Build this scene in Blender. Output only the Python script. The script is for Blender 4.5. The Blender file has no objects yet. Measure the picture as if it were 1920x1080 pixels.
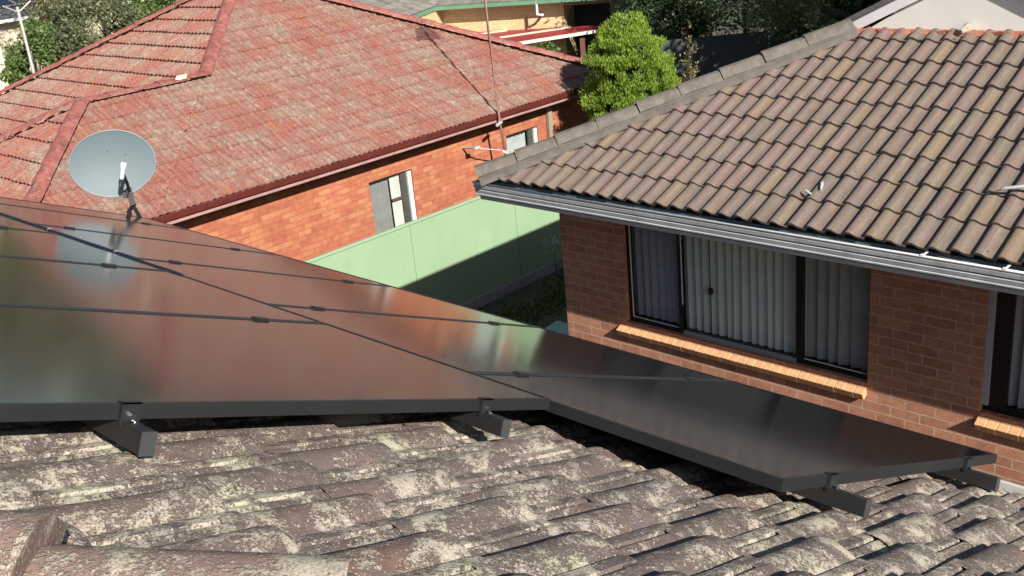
import bpy, bmesh, math, random
import numpy as np
from mathutils import Vector, Matrix

scene = bpy.context.scene
COL = scene.collection
R = math.radians

# ------------------------------------------------------------------ camera
cam_d = bpy.data.cameras.new("camera")
cam = bpy.data.objects.new("camera", cam_d)
COL.objects.link(cam)
cr = Vector((0.6811362, -0.72630643, -0.09237126))
cu = Vector((0.32039971, 0.18224933, 0.9295855))
cf = Vector((0.65832933, 0.66277006, -0.35684499))
m = Matrix.Identity(4)
for i in range(3):
    m[i][0] = cr[i]; m[i][1] = cu[i]; m[i][2] = -cf[i]
cam.matrix_world = m
cam_d.sensor_width = 36.0
cam_d.lens = 1969.69 / 1920 * 36
cam_d.clip_start = 0.05
cam_d.clip_end = 2000
scene.camera = cam

# ------------------------------------------------------------------ light
SUN = Vector((-0.31, -0.95, 0.60)).normalized()
world = bpy.data.worlds.new("World")
scene.world = world
world.use_nodes = True
wn = world.node_tree
sky = wn.nodes.new("ShaderNodeTexSky")
sky.sky_type = 'NISHITA'
sky.sun_disc = False
sky.sun_elevation = math.asin(SUN.z)
sky.sun_rotation = math.atan2(SUN.x, SUN.y)
sky.air_density = 1.0
sky.dust_density = 1.0
bg = wn.nodes["Background"]
bg.inputs[1].default_value = 0.05
wn.links.new(sky.outputs[0], bg.inputs[0])
sun_d = bpy.data.lights.new("sun", 'SUN')
sun_d.energy = 5.0
sun_d.angle = R(0.55)
sun_d.color = (1.0, 0.93, 0.83)
sun = bpy.data.objects.new("sun", sun_d)
COL.objects.link(sun)
sun.rotation_euler = SUN.to_track_quat('Z', 'Y').to_euler()
sun.location = (-3, -10, 12)
scene.view_settings.view_transform = 'Standard'
scene.view_settings.look = 'None'
scene.view_settings.exposure = 0.75
scene.view_settings.gamma = 1.0
scene.cycles.max_bounces = 8
scene.cycles.diffuse_bounces = 2
scene.cycles.transparent_max_bounces = 12

# ------------------------------------------------------------------ node helpers
class NT:
    def __init__(s, name):
        s.m = bpy.data.materials.new(name); s.m.use_nodes = True
        s.t = s.m.node_tree; s.p = s.t.nodes["Principled BSDF"]
        s.out = s.t.nodes["Material Output"]
    def n(s, kind, **kw):
        nd = s.t.nodes.new(kind)
        for k, v in kw.items():
            if k.startswith('i_'):
                key = k[2:]
                key = int(key) if key.isdigit() else key.replace('_', ' ')
                nd.inputs[key].default_value = v
            else:
                setattr(nd, k, v)
        return nd
    def l(s, a, b): s.t.links.new(a, b)
    def coord(s, kind='Object'):
        return s.n("ShaderNodeTexCoord").outputs[kind]
    def map(s, vec, scale=(1, 1, 1), loc=(0, 0, 0), rot=(0, 0, 0)):
        nd = s.n("ShaderNodeMapping")
        nd.inputs['Scale'].default_value = scale
        nd.inputs['Location'].default_value = loc
        nd.inputs['Rotation'].default_value = rot
        s.l(vec, nd.inputs[0]); return nd.outputs[0]
    def noise(s, vec, scale, detail=3, rough=0.5, dist=0.0, out='Fac'):
        nd = s.n("ShaderNodeTexNoise", i_Scale=scale, i_Detail=detail, i_Roughness=rough, i_Distortion=dist)
        s.l(vec, nd.inputs['Vector']); return nd.outputs[out]
    def voro(s, vec, scale, feature='F1', out='Distance', rnd=1.0):
        nd = s.n("ShaderNodeTexVoronoi", feature=feature, i_Scale=scale, i_Randomness=rnd)
        s.l(vec, nd.inputs['Vector']); return nd.outputs[out]
    def ramp(s, fac, stops, interp='LINEAR'):
        nd = s.n("ShaderNodeValToRGB"); cr_ = nd.color_ramp; cr_.interpolation = interp
        while len(cr_.elements) < len(stops): cr_.elements.new(0.5)
        for e, (p, c) in zip(cr_.elements, stops):
            e.position = p
            e.color = (c, c, c, 1) if isinstance(c, (int, float)) else (*c, 1)
        s.l(fac, nd.inputs[0]); return nd.outputs[0]
    def mix(s, fac, a, b, mode='MIX'):
        nd = s.n("ShaderNodeMix", data_type='RGBA', blend_type=mode)
        for sock, v in ((nd.inputs[0], fac), (nd.inputs[6], a), (nd.inputs[7], b)):
            if isinstance(v, (int, float)): sock.default_value = v
            elif isinstance(v, tuple): sock.default_value = (*v, 1)
            else: s.l(v, sock)
        return nd.outputs[2]
    def math(s, op, a, b=0.0, clamp=False):
        nd = s.n("ShaderNodeMath", operation=op, use_clamp=clamp)
        for sock, v in ((nd.inputs[0], a), (nd.inputs[1], b)):
            if isinstance(v, (int, float)): sock.default_value = v
            else: s.l(v, sock)
        return nd.outputs[0]
    def island(s):
        return s.n("ShaderNodeNewGeometry").outputs['Random Per Island']
    def bump(s, h, dist=0.01, strength=1.0, normal=None):
        nd = s.n("ShaderNodeBump", i_Strength=strength, i_Distance=dist)
        s.l(h, nd.inputs['Height'])
        if normal is not None: s.l(normal, nd.inputs['Normal'])
        return nd.outputs[0]
    def base(s, c):
        if isinstance(c, tuple): s.p.inputs['Base Color'].default_value = (*c, 1)
        else: s.l(c, s.p.inputs['Base Color'])
    def set(s, **kw):
        for k, v in kw.items():
            sock = s.p.inputs[k.replace('_', ' ')]
            if isinstance(v, (int, float)): sock.default_value = v
            else: s.l(v, sock)
    def nrm(s, v): s.l(v, s.p.inputs['Normal'])

def paint(name, col, rough=0.5, var=0.12, scale=6.0, metal=0.0, bump=0.0, spec=0.5, dirt=None):
    t = NT(name); co = t.coord()
    f = t.noise(co, scale, 5, 0.6)
    d = tuple(c * (1 - var * 1.6) for c in col); b = tuple(min(1, c * (1 + var * 0.7)) for c in col)
    c = t.mix(t.ramp(f, [(0.3, 0.0), (0.7, 1.0)]), d, b)
    if dirt:
        g = t.noise(t.map(co, (1, 1, 0.35)), scale * 2.3, 6, 0.7)
        c = t.mix(t.ramp(g, [(0.50, 0.0), (0.68, 0.8)]), c, dirt)
    t.base(c)
    t.set(Roughness=rough, Metallic=metal)
    t.p.inputs['Specular IOR Level'].default_value = spec
    if bump: t.nrm(t.bump(t.noise(co, scale * 12, 4), bump))
    return t.m

def brick(name, c1, c2, mortar, bw=0.24, bh=0.086, mort=0.0055, speck=None, off=(0, 0), spread=None, bumpd=0.006, smooth=0.1):
    t = NT(name); uv = t.coord('UV')
    v = t.map(uv, loc=(off[0], off[1], 0))
    bn = t.n("ShaderNodeTexBrick", i_Scale=1.0, i_Bias=0.0)
    bn.inputs['Mortar Size'].default_value = mort
    bn.inputs['Mortar Smooth'].default_value = smooth
    bn.inputs['Brick Width'].default_value = bw
    bn.inputs['Row Height'].default_value = bh
    bn.inputs['Color1'].default_value = (0, 0, 0, 1)
    bn.inputs['Color2'].default_value = (1, 1, 1, 1)
    bn.inputs['Mortar'].default_value = (0.5, 0.5, 0.5, 1)
    t.l(v, bn.inputs['Vector'])
    stops = spread or [(0.0, c1), (1.0, c2)]
    c = t.ramp(bn.outputs['Color'], stops)
    n1 = t.noise(uv, 9, 4, 0.6)
    c = t.mix(0.35, c, t.ramp(n1, [(0.3, tuple(x * 0.55 for x in c1)), (0.7, tuple(min(1, x * 1.25) for x in c2))]))
    if speck:
        s1 = t.noise(uv, 95, 3, 0.6)
        c = t.mix(t.ramp(s1, [(0.57, 0.0), (0.66, 0.85)]), c, speck)
    mc = t.mix(t.ramp(t.noise(uv, 30, 3), [(0.35, 0.0), (0.65, 1.0)]), tuple(x * 0.75 for x in mortar), mortar)
    c = t.mix(bn.outputs['Fac'], c, mc)
    big = t.noise(uv, 0.9, 4, 0.6)
    c = t.mix(1.0, c, t.ramp(big, [(0.3, (0.84, 0.83, 0.82)), (0.7, (1.0, 1.0, 1.0))]), 'MULTIPLY')
    t.base(c); t.set(Roughness=0.88)
    h = t.math('SUBTRACT', t.math('MULTIPLY', t.noise(uv, 70, 4), 0.35), bn.outputs['Fac'])
    t.nrm(t.bump(h, bumpd))
    return t.m

# ---- near roof tiles: weathered concrete eaten by lichen
def lichen_tile(name="lichen_concrete_tile", tint=None):
    t = NT(name); co = t.coord()
    isl = t.island()
    base = t.ramp(isl, [(0.0, (0.097, 0.075, 0.072)), (0.3, (0.125, 0.099, 0.092)), (0.5, (0.093, 0.076, 0.087)),
                        (0.68, (0.151, 0.109, 0.096)), (0.85, (0.112, 0.092, 0.107)), (1.0, (0.159, 0.102, 0.086))])
    lo = t.noise(co, 5.0, 4, 0.6)
    base = t.mix(t.ramp(lo, [(0.40, 0.0), (0.68, 0.8)]), base, (0.083, 0.064, 0.068))
    red = t.noise(co, 3.3, 4, 0.65, out='Fac')
    base = t.mix(t.ramp(red, [(0.60, 0.0), (0.70, 0.7)]), base, (0.187, 0.083, 0.060))
    mid = t.noise(co, 42, 4, 0.65)
    base = t.mix(t.ramp(mid, [(0.38, 0.0), (0.62, 0.55)]), base, (0.180, 0.147, 0.123))
    if tint: base = t.mix(0.6, base, tint)
    # crust of crisp pale lichen dots gathered in clusters
    wob0 = t.n("ShaderNodeTexNoise", i_Scale=70.0, i_Detail=2.0); t.l(co, wob0.inputs['Vector'])
    wv0 = t.n("ShaderNodeVectorMath", operation='MULTIPLY_ADD')
    wv0.inputs[1].default_value = (0.012, 0.012, 0.012); t.l(wob0.outputs['Color'], wv0.inputs[0]); t.l(co, wv0.inputs[2])
    clus = t.noise(co, 6.0, 5, 0.68, 0.6)
    dens = t.ramp(clus, [(0.34, 0.10), (0.50, 0.42), (0.62, 0.85), (0.75, 0.97)])
    cov = None
    for sc_, lo_, sp_ in ((62.0, 0.16, 0.30), (115.0, 0.18, 0.32), (190.0, 0.22, 0.30)):
        vv = t.n("ShaderNodeTexVoronoi", i_Scale=sc_); t.l(wv0.outputs[0], vv.inputs['Vector'])
        sv = t.n("ShaderNodeSeparateColor"); t.l(vv.outputs['Color'], sv.inputs[0])
        pres = t.math('GREATER_THAN', t.math('MULTIPLY', dens, 0.62 if sc_ < 100 else 0.9), sv.outputs[0])
        rad_ = t.math('ADD', t.math('MULTIPLY', sv.outputs[1], sp_), lo_)
        ins = t.math('MULTIPLY', t.math('SUBTRACT', rad_, vv.outputs['Distance']), 9.0, True)
        q_ = t.math('MULTIPLY', pres, ins)
        cov = q_ if cov is None else t.math('MAXIMUM', cov, q_)
    patch = t.math('ADD', t.math('MULTIPLY', clus, 0.95), t.math('ADD', t.math('MULTIPLY', t.noise(co, 34, 5, 0.72, 0.8), 0.62), t.math('MULTIPLY', t.noise(co, 170, 3, 0.7), 0.48)))
    pm = t.n("ShaderNodeMapRange", i_1=0.985, i_2=1.10); t.l(patch, pm.inputs[0])
    cov = t.math('MAXIMUM', t.math('MULTIPLY', cov, 0.75), t.math('MULTIPLY', pm.outputs[0], 0.88))
    lic = t.ramp(t.noise(co, 6.0, 3, 0.6), [(0.3, (0.50, 0.455, 0.40)), (0.55, (0.55, 0.495, 0.42)), (0.70, (0.50, 0.51, 0.38)), (0.80, (0.56, 0.51, 0.45))])
    lic = t.mix(t.ramp(t.noise(co, 210, 3, 0.7), [(0.38, 0.62), (0.56, 0.0)]), lic, (0.21, 0.175, 0.145))
    lic = t.mix(1.0, lic, (0.90, 0.89, 0.88), 'MULTIPLY')
    c = t.mix(cov, base, lic)
    # round rosettes
    wob = t.n("ShaderNodeTexNoise", i_Scale=38.0, i_Detail=2.0); t.l(co, wob.inputs['Vector'])
    wv = t.n("ShaderNodeVectorMath", operation='MULTIPLY_ADD')
    wv.inputs[1].default_value = (0.025, 0.025, 0.025); t.l(wob.outputs['Color'], wv.inputs[0]); t.l(co, wv.inputs[2])
    vo = t.n("ShaderNodeTexVoronoi", i_Scale=17.0); t.l(wv.outputs[0], vo.inputs['Vector'])
    sep = t.n("ShaderNodeSeparateColor"); t.l(vo.outputs['Color'], sep.inputs[0])
    rad = t.math('MULTIPLY', t.ramp(sep.outputs[0], [(0.55, 0.0), (1.0, 1.0)]), 0.42)
    ros = t.math('GREATER_THAN', rad, vo.outputs['Distance'])
    rc = t.ramp(sep.outputs[1], [(0.0, (0.50, 0.46, 0.36)), (0.5, (0.42, 0.39, 0.31)), (0.85, (0.50, 0.49, 0.36)), (1.0, (0.58, 0.53, 0.44))])
    rc = t.mix(t.ramp(t.noise(co, 150, 2), [(0.42, 0.0), (0.6, 0.8)]), rc, (0.20, 0.18, 0.15))
    c = t.mix(t.math('MULTIPLY', ros, 0.45), c, rc)
    t.base(c); t.set(Roughness=0.95)
    t.p.inputs['Specular IOR Level'].default_value = 0.2
    h = t.math('ADD', t.math('MULTIPLY', cov, 0.9), t.math('ADD', t.math('MULTIPLY', mid, 0.9), t.math('MULTIPLY', ros, 0.4)))
    t.nrm(t.bump(h, 0.005, 0.9))
    return t.m

def brown_tile():
    t = NT("brown_concrete_tile"); co = t.coord(); isl = t.island()
    base = t.ramp(isl, [(0.0, (0.140, 0.113, 0.096)), (0.25, (0.177, 0.127, 0.110)), (0.45, (0.152, 0.127, 0.109)), (0.62, (0.193, 0.131, 0.121)),
                        (0.78, (0.165, 0.134, 0.104)), (0.9, (0.208, 0.153, 0.100)), (1.0, (0.131, 0.112, 0.098))])
    pat = t.noise(co, 6.5, 3, 0.55)
    wob = t.ramp(t.noise(co, 4.0, 2), [(0.35, (0.224, 0.139, 0.124)), (0.55, (0.193, 0.160, 0.127)), (0.68, (0.249, 0.172, 0.091))])
    c = t.mix(t.ramp(pat, [(0.45, 0.0), (0.62, 0.45)]), base, wob)
    fine = t.noise(co, 60, 5, 0.7)
    c = t.mix(t.ramp(fine, [(0.35, 0.45), (0.6, 0.0)]), c, (0.081, 0.068, 0.061))
    rust = t.noise(co, 8.5, 4, 0.7)
    c = t.mix(t.ramp(rust, [(0.66, 0.0), (0.74, 0.7)]), c, (0.205, 0.089, 0.039))
    sp = t.noise(co, 24, 2, 0.5)
    c = t.mix(t.ramp(sp, [(0.73, 0.0), (0.77, 0.8)]), c, (0.038, 0.032, 0.030))
    st = t.noise(t.map(co, (1.2, 11, 1.2)), 4.0, 4, 0.6)
    c = t.mix(t.ramp(st, [(0.5, 0.0), (0.72, 0.35)]), c, (0.249, 0.214, 0.188))
    t.base(c); t.set(Roughness=0.82); t.p.inputs['Specular IOR Level'].default_value = 0.35
    t.nrm(t.bump(t.noise(co, 90, 4), 0.002))
    return t.m

def red_tile(name, along):
    """along: 'y' streaks run in Y (front slope) or 'x'."""
    t = NT(name); co = t.coord(); isl = t.island()
    base = t.ramp(isl, [(0.0, (0.260, 0.099, 0.079)), (0.3, (0.287, 0.112, 0.089)), (0.55, (0.271, 0.115, 0.089)), (0.8, (0.300, 0.108, 0.083)), (0.93, (0.311, 0.132, 0.085)), (1.0, (0.247, 0.108, 0.087))])
    sc = (16, 2.2, 2.2) if along == 'y' else (2.2, 16, 2.2)
    st = t.noise(t.map(co, sc), 1.1, 6, 0.72)
    pl = t.noise(co, 1.3, 4, 0.6)
    pl2 = t.math('MULTIPLY', t.math('FRACT', t.math('MULTIPLY', isl, 37.0)), 0.05)
    k = t.math('ADD', t.math('ADD', st, t.math('MULTIPLY', pl, 0.85)), pl2)
    mk = t.n("ShaderNodeMapRange", i_1=0.83, i_2=1.07); t.l(k, mk.inputs[0])
    lic = t.ramp(t.noise(co, 9, 3), [(0.35, (0.226, 0.164, 0.130)), (0.55, (0.290, 0.219, 0.175)), (0.7, (0.367, 0.278, 0.232))])
    sx = t.n("ShaderNodeSeparateXYZ"); t.l(co, sx.inputs[0])
    if along == 'y': fr_ = t.math('FRACT', t.math('DIVIDE', t.math('SUBTRACT', sx.outputs[1], 12.77), 0.325 * math.cos(R(26.5))))
    else: fr_ = t.math('FRACT', t.math('DIVIDE', t.math('SUBTRACT', sx.outputs[0], 6.28), 0.385 * math.cos(R(26.5))))
    wear = t.math('ADD', t.ramp(fr_, [(0.0, 0.28), (0.08, 0.4), (0.26, 1.0), (0.85, 1.0), (1.0, 0.75)]), t.ramp(t.noise(co, 2.1, 3, 0.6), [(0.45, 0.0), (0.62, 0.55)]), True)
    c = t.mix(t.math('MULTIPLY', t.math('MULTIPLY', mk.outputs[0], wear), 0.95), base, lic)
    dk = t.noise(co, 26, 4, 0.7)
    c = t.mix(t.ramp(dk, [(0.36, 0.6), (0.52, 0.0)]), c, (0.089, 0.039, 0.035))
    wh = t.noise(co, 21, 3, 0.65)
    c = t.mix(t.ramp(wh, [(0.66, 0.0), (0.72, 0.6)]), c, (0.414, 0.328, 0.290))
    t.base(c); t.set(Roughness=0.85); t.p.inputs['Specular IOR Level'].default_value = 0.3
    t.nrm(t.bump(t.noise(co, 40, 4), 0.006))
    return t.m

def leaf_mat(name, stops, transl=0.3):
    t = NT(name); isl = t.island()
    c = t.ramp(isl, stops)
    t.base(c); t.set(Roughness=0.55)
    tr = t.n("ShaderNodeBsdfTranslucent"); t.l(t.mix(1.0, c, (1.0, 1.0, 0.55), 'MULTIPLY'), tr.inputs[0])
    ms = t.n("ShaderNodeMixShader", i_0=transl)
    t.l(t.p.outputs[0], ms.inputs[1]); t.l(tr.outputs[0], ms.inputs[2]); t.l(ms.outputs[0], t.out.inputs[0])
    return t.m

def glass_mat(name, tint=(0.97, 0.985, 0.98), ior=1.5, rough=0.0):
    t = NT(name)
    tb = t.n("ShaderNodeBsdfTransparent"); tb.inputs[0].default_value = (*tint, 1)
    gl = t.n("ShaderNodeBsdfGlossy", i_Roughness=rough)
    lw = t.n("ShaderNodeLayerWeight", i_Blend=0.5)
    fr = t.math('ADD', t.math('MULTIPLY', t.math('POWER', lw.outputs['Facing'], 5.0), 0.94), 0.05)
    ms = t.n("ShaderNodeMixShader")
    t.l(fr, ms.inputs[0]); t.l(tb.outputs[0], ms.inputs[1]); t.l(gl.outputs[0], ms.inputs[2])
    t.l(ms.outputs[0], t.out.inputs[0])
    return t.m

def panel_glass():
    t = NT("solar_glass"); co = t.coord()
    n1 = t.noise(co, 3.0, 3)
    t.base(t.mix(n1, (0.010, 0.010, 0.012), (0.016, 0.015, 0.016)))
    dust = t.ramp(t.noise(co, 7, 5, 0.7), [(0.3, 0.10), (0.75, 0.13)])
    t.set(Roughness=dust, IOR=1.7)
    t.nrm(t.bump(t.noise(co, 2.2, 1), 0.001, 0.3))
    return t.m

M = {}
M['lichen'] = lichen_tile()
M['brown'] = brown_tile()
M['red_y'] = red_tile("red_clay_tile_front", 'y')
M['red_x'] = red_tile("red_clay_tile_side", 'x')
M['redcap'] = paint("red_cap_paint", (0.30, 0.095, 0.08), 0.75, 0.3, 5, bump=0.004, dirt=(0.30, 0.22, 0.18))
M['cap_b'] = paint("grey_cap_concrete", (0.147, 0.128, 0.111), 0.85, 0.22, 7, bump=0.003, dirt=(0.197, 0.173, 0.145))
M['mortar_b'] = paint("grey_bedding_mortar", (0.131, 0.116, 0.103), 0.9, 0.2, 9, bump=0.004)
M['cap_a'] = None
M['brickB'] = brick("speckled_brown_brick", (0.38, 0.158, 0.105), (0.54, 0.258, 0.158), (0.58, 0.41, 0.31), mort=0.0062, speck=(0.09, 0.04, 0.03), off=(0.0, 0.0))
M['brickC'] = brick("orange_brick", (0.37, 0.105, 0.055), (0.44, 0.19, 0.095), (0.36, 0.14, 0.085), mort=0.004,
                    spread=[(0.0, (0.326, 0.087, 0.052)), (0.35, (0.370, 0.108, 0.061)), (0.6, (0.392, 0.122, 0.065)), (0.85, (0.429, 0.175, 0.086)), (1.0, (0.459, 0.210, 0.108))], bumpd=0.003)
M['brickD'] = brick("cream_brick", (0.60, 0.45, 0.24), (0.72, 0.57, 0.34), (0.5, 0.40, 0.24), mort=0.006, bumpd=0.004)
M['sill'] = paint("tan_sill_brick", (0.66, 0.36, 0.185), 0.8, 0.15, 20, bump=0.002)
M['sillmortar'] = paint("sill_mortar", (0.62, 0.45, 0.31), 0.9, 0.15, 25)
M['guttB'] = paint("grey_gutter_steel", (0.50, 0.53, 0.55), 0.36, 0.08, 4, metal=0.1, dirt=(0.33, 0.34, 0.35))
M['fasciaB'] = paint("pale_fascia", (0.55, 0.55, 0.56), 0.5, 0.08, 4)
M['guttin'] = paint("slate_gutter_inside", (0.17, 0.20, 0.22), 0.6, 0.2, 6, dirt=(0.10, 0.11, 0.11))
M['silic_highlight'] = paint("white_sealant_and_lip_highlight", (0.72, 0.73, 0.72), 0.6, 0.1, 20)
M['darkalu'] = paint("dark_window_frame", (0.014, 0.013, 0.014), 0.4, 0.2, 8)
M['whiteline'] = paint("white_paint", (0.74, 0.75, 0.74), 0.5, 0.08, 8)
M['paleblue'] = paint("lavender_grey_frame", (0.40, 0.40, 0.46), 0.45, 0.08, 8)
M['blindC'] = paint("pale_blind_slat", (0.78, 0.87, 0.87), 0.75, 0.03, 3)
M['blindL'] = paint("grey_curtain_slat", (0.42, 0.43, 0.52), 0.75, 0.08, 3)
M['blindR'] = paint("dark_blind_slat", (0.42, 0.45, 0.48), 0.75, 0.08, 3)
M['black'] = paint("unlit_room_black", (0.008, 0.008, 0.008), 0.9)
M['glass'] = glass_mat("window_glass")
M['fibro'] = paint("cream_fibro_sheet", (0.77, 0.78, 0.75), 0.7, 0.04, 3)
M['barge'] = paint("white_barge_paint", (0.80, 0.80, 0.84), 0.5, 0.05, 5)
M['terra'] = paint("terracotta_flashing_paint", (0.56, 0.20, 0.125), 0.75, 0.2, 9, bump=0.004, dirt=(0.52, 0.34, 0.25))
M['maroon'] = paint("maroon_gutter_paint", (0.115, 0.026, 0.022), 0.4, 0.15, 6)
M['pinkfascia'] = paint("faded_pink_fascia", (0.34, 0.21, 0.20), 0.55, 0.15, 6)
M['darkfascia'] = paint("dark_brown_soffit", (0.085, 0.05, 0.045), 0.7, 0.15, 6)
M['fence'] = paint("mint_green_steel", (0.255, 0.375, 0.235), 0.5, 0.05, 1.2, dirt=(0.23, 0.33, 0.21))
M['fence_rail'] = paint("mint_green_rail", (0.26, 0.375, 0.245), 0.5, 0.03, 2)
M['fence_line'] = paint("green_joint_shadow_strip", (0.12, 0.24, 0.15), 0.6)
M['postgreen'] = paint('dark_green_plastic', (0.03, 0.10, 0.05), 0.5)
M['binlid'] = paint('pale_green_plastic', (0.30, 0.50, 0.38), 0.5)
M['concrete'] = paint("grey_concrete", (0.30, 0.29, 0.28), 0.9, 0.2, 5, bump=0.003)
M['pframe'] = paint("black_anodised_frame", (0.020, 0.022, 0.024), 0.42, 0.1, 6, metal=0.2)
M['rail'] = paint("black_rail", (0.016, 0.016, 0.017), 0.5, 0.1, 6)
M['railend'] = paint("grey_rail_end", (0.045, 0.048, 0.052), 0.5, 0.1, 6)
M['bolt'] = paint("steel_bolt", (0.7, 0.7, 0.72), 0.2, 0.05, 20, metal=1.0)
M['cable'] = paint("navy_black_cable", (0.014, 0.013, 0.028), 0.4, 0.1, 20)
M['pglass'] = panel_glass()
M['dish'] = paint("blue_grey_dish_paint", (0.105, 0.145, 0.165), 0.6, 0.035, 2)
M['dishblack'] = paint("black_steel", (0.02, 0.022, 0.024), 0.45, 0.2, 10)
M['lnbwhite'] = paint("white_plastic", (0.46, 0.49, 0.51), 0.4, 0.05, 10)
M['mast'] = paint("rusty_mast_paint", (0.27, 0.15, 0.115), 0.6, 0.2, 12)
M['alu'] = paint("pale_aluminium", (0.46, 0.45, 0.44), 0.4, 0.1, 12)
M['downpipe'] = paint("beige_grey_downpipe", (0.30, 0.255, 0.21), 0.5, 0.08, 6)
M['greengut'] = paint("green_gutter_paint", (0.13, 0.27, 0.17), 0.5, 0.12, 3)
M['greytile'] = paint("grey_tile_far", (0.20, 0.185, 0.165), 0.85, 0.25, 4, bump=0.01)
M['redsheet'] = paint("maroon_awning_sheet", (0.30, 0.03, 0.035), 0.5, 0.12, 3)
M['whitesheet'] = paint("cream_awning_strip", (0.72, 0.66, 0.56), 0.5, 0.06, 3)
M['greyrender'] = paint("grey_render", (0.26, 0.235, 0.235), 0.85, 0.12, 3)
M['dark'] = paint("recess_shade_paint", (0.02, 0.02, 0.024), 0.7)
M['postred'] = paint("brown_post", (0.16, 0.07, 0.05), 0.6)
M['creamwall'] = paint("cream_render", (0.68, 0.60, 0.45), 0.85, 0.06, 3)
M['bluepanel'] = paint("blue_solar_cell", (0.02, 0.03, 0.07), 0.25, 0.1, 2)
M['metalroof'] = paint("grey_sheet_roof", (0.17, 0.175, 0.18), 0.5, 0.1, 2)
M['bluefence'] = paint("slate_blue_fence", (0.03, 0.042, 0.05), 0.6, 0.1, 2)
M['bark'] = paint("brown_bark", (0.10, 0.07, 0.05), 0.9, 0.3, 8, bump=0.01)
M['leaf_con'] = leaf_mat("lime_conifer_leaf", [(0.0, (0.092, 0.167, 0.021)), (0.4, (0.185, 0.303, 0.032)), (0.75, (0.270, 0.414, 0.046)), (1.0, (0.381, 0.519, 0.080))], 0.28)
M['leaf_mid'] = leaf_mat("mid_green_leaf", [(0.0, (0.047, 0.088, 0.024)), (0.5, (0.095, 0.155, 0.041)), (0.85, (0.149, 0.223, 0.054)), (1.0, (0.270, 0.324, 0.121))], 0.25)
M['leaf_olive'] = leaf_mat("olive_leaf", [(0.0, (0.069, 0.088, 0.044)), (0.5, (0.119, 0.138, 0.069)), (1.0, (0.188, 0.200, 0.106))], 0.2)
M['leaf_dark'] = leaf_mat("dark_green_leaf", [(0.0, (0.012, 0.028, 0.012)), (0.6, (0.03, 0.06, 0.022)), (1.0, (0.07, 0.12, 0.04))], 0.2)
M['leaf_pale'] = leaf_mat("glossy_pale_leaf", [(0.0, (0.06, 0.10, 0.03)), (0.5, (0.13, 0.19, 0.07)), (1.0, (0.32, 0.38, 0.20))], 0.2)
M['leaf_dry'] = leaf_mat("dry_olive_leaf", [(0.0, (0.09, 0.075, 0.03)), (0.6, (0.17, 0.15, 0.06)), (1.0, (0.28, 0.25, 0.12))], 0.2)
M['leaf_brown'] = leaf_mat('brown_olive_leaf', [(0.0, (0.035, 0.03, 0.02)), (0.6, (0.06, 0.052, 0.034)), (1.0, (0.09, 0.08, 0.05))], 0.1)
M['moss'] = leaf_mat("moss_blade", [(0.0, (0.03, 0.06, 0.012)), (1.0, (0.09, 0.16, 0.03))], 0.2)
M['twig'] = paint("pale_twig", (0.34, 0.36, 0.34), 0.8, 0.15, 20)

def ground_mat():
    t = NT("bare_soil_and_grass"); co = t.coord()
    a = t.noise(co, 0.35, 5, 0.6)
    c = t.mix(t.ramp(a, [(0.4, 0.0), (0.6, 1.0)]), (0.10, 0.085, 0.065), (0.075, 0.095, 0.04))
    f = t.noise(co, 9, 5, 0.7)
    c = t.mix(t.ramp(f, [(0.4, 0.5), (0.6, 0.0)]), c, (0.05, 0.045, 0.035))
    t.base(c); t.set(Roughness=0.95); t.nrm(t.bump(f, 0.03)); return t.m
M['ground'] = ground_mat()
M['paver'] = brick("paver_brick", (0.060, 0.048, 0.042), (0.085, 0.07, 0.06), (0.03, 0.028, 0.024), bw=0.23, bh=0.115, mort=0.006)

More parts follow.
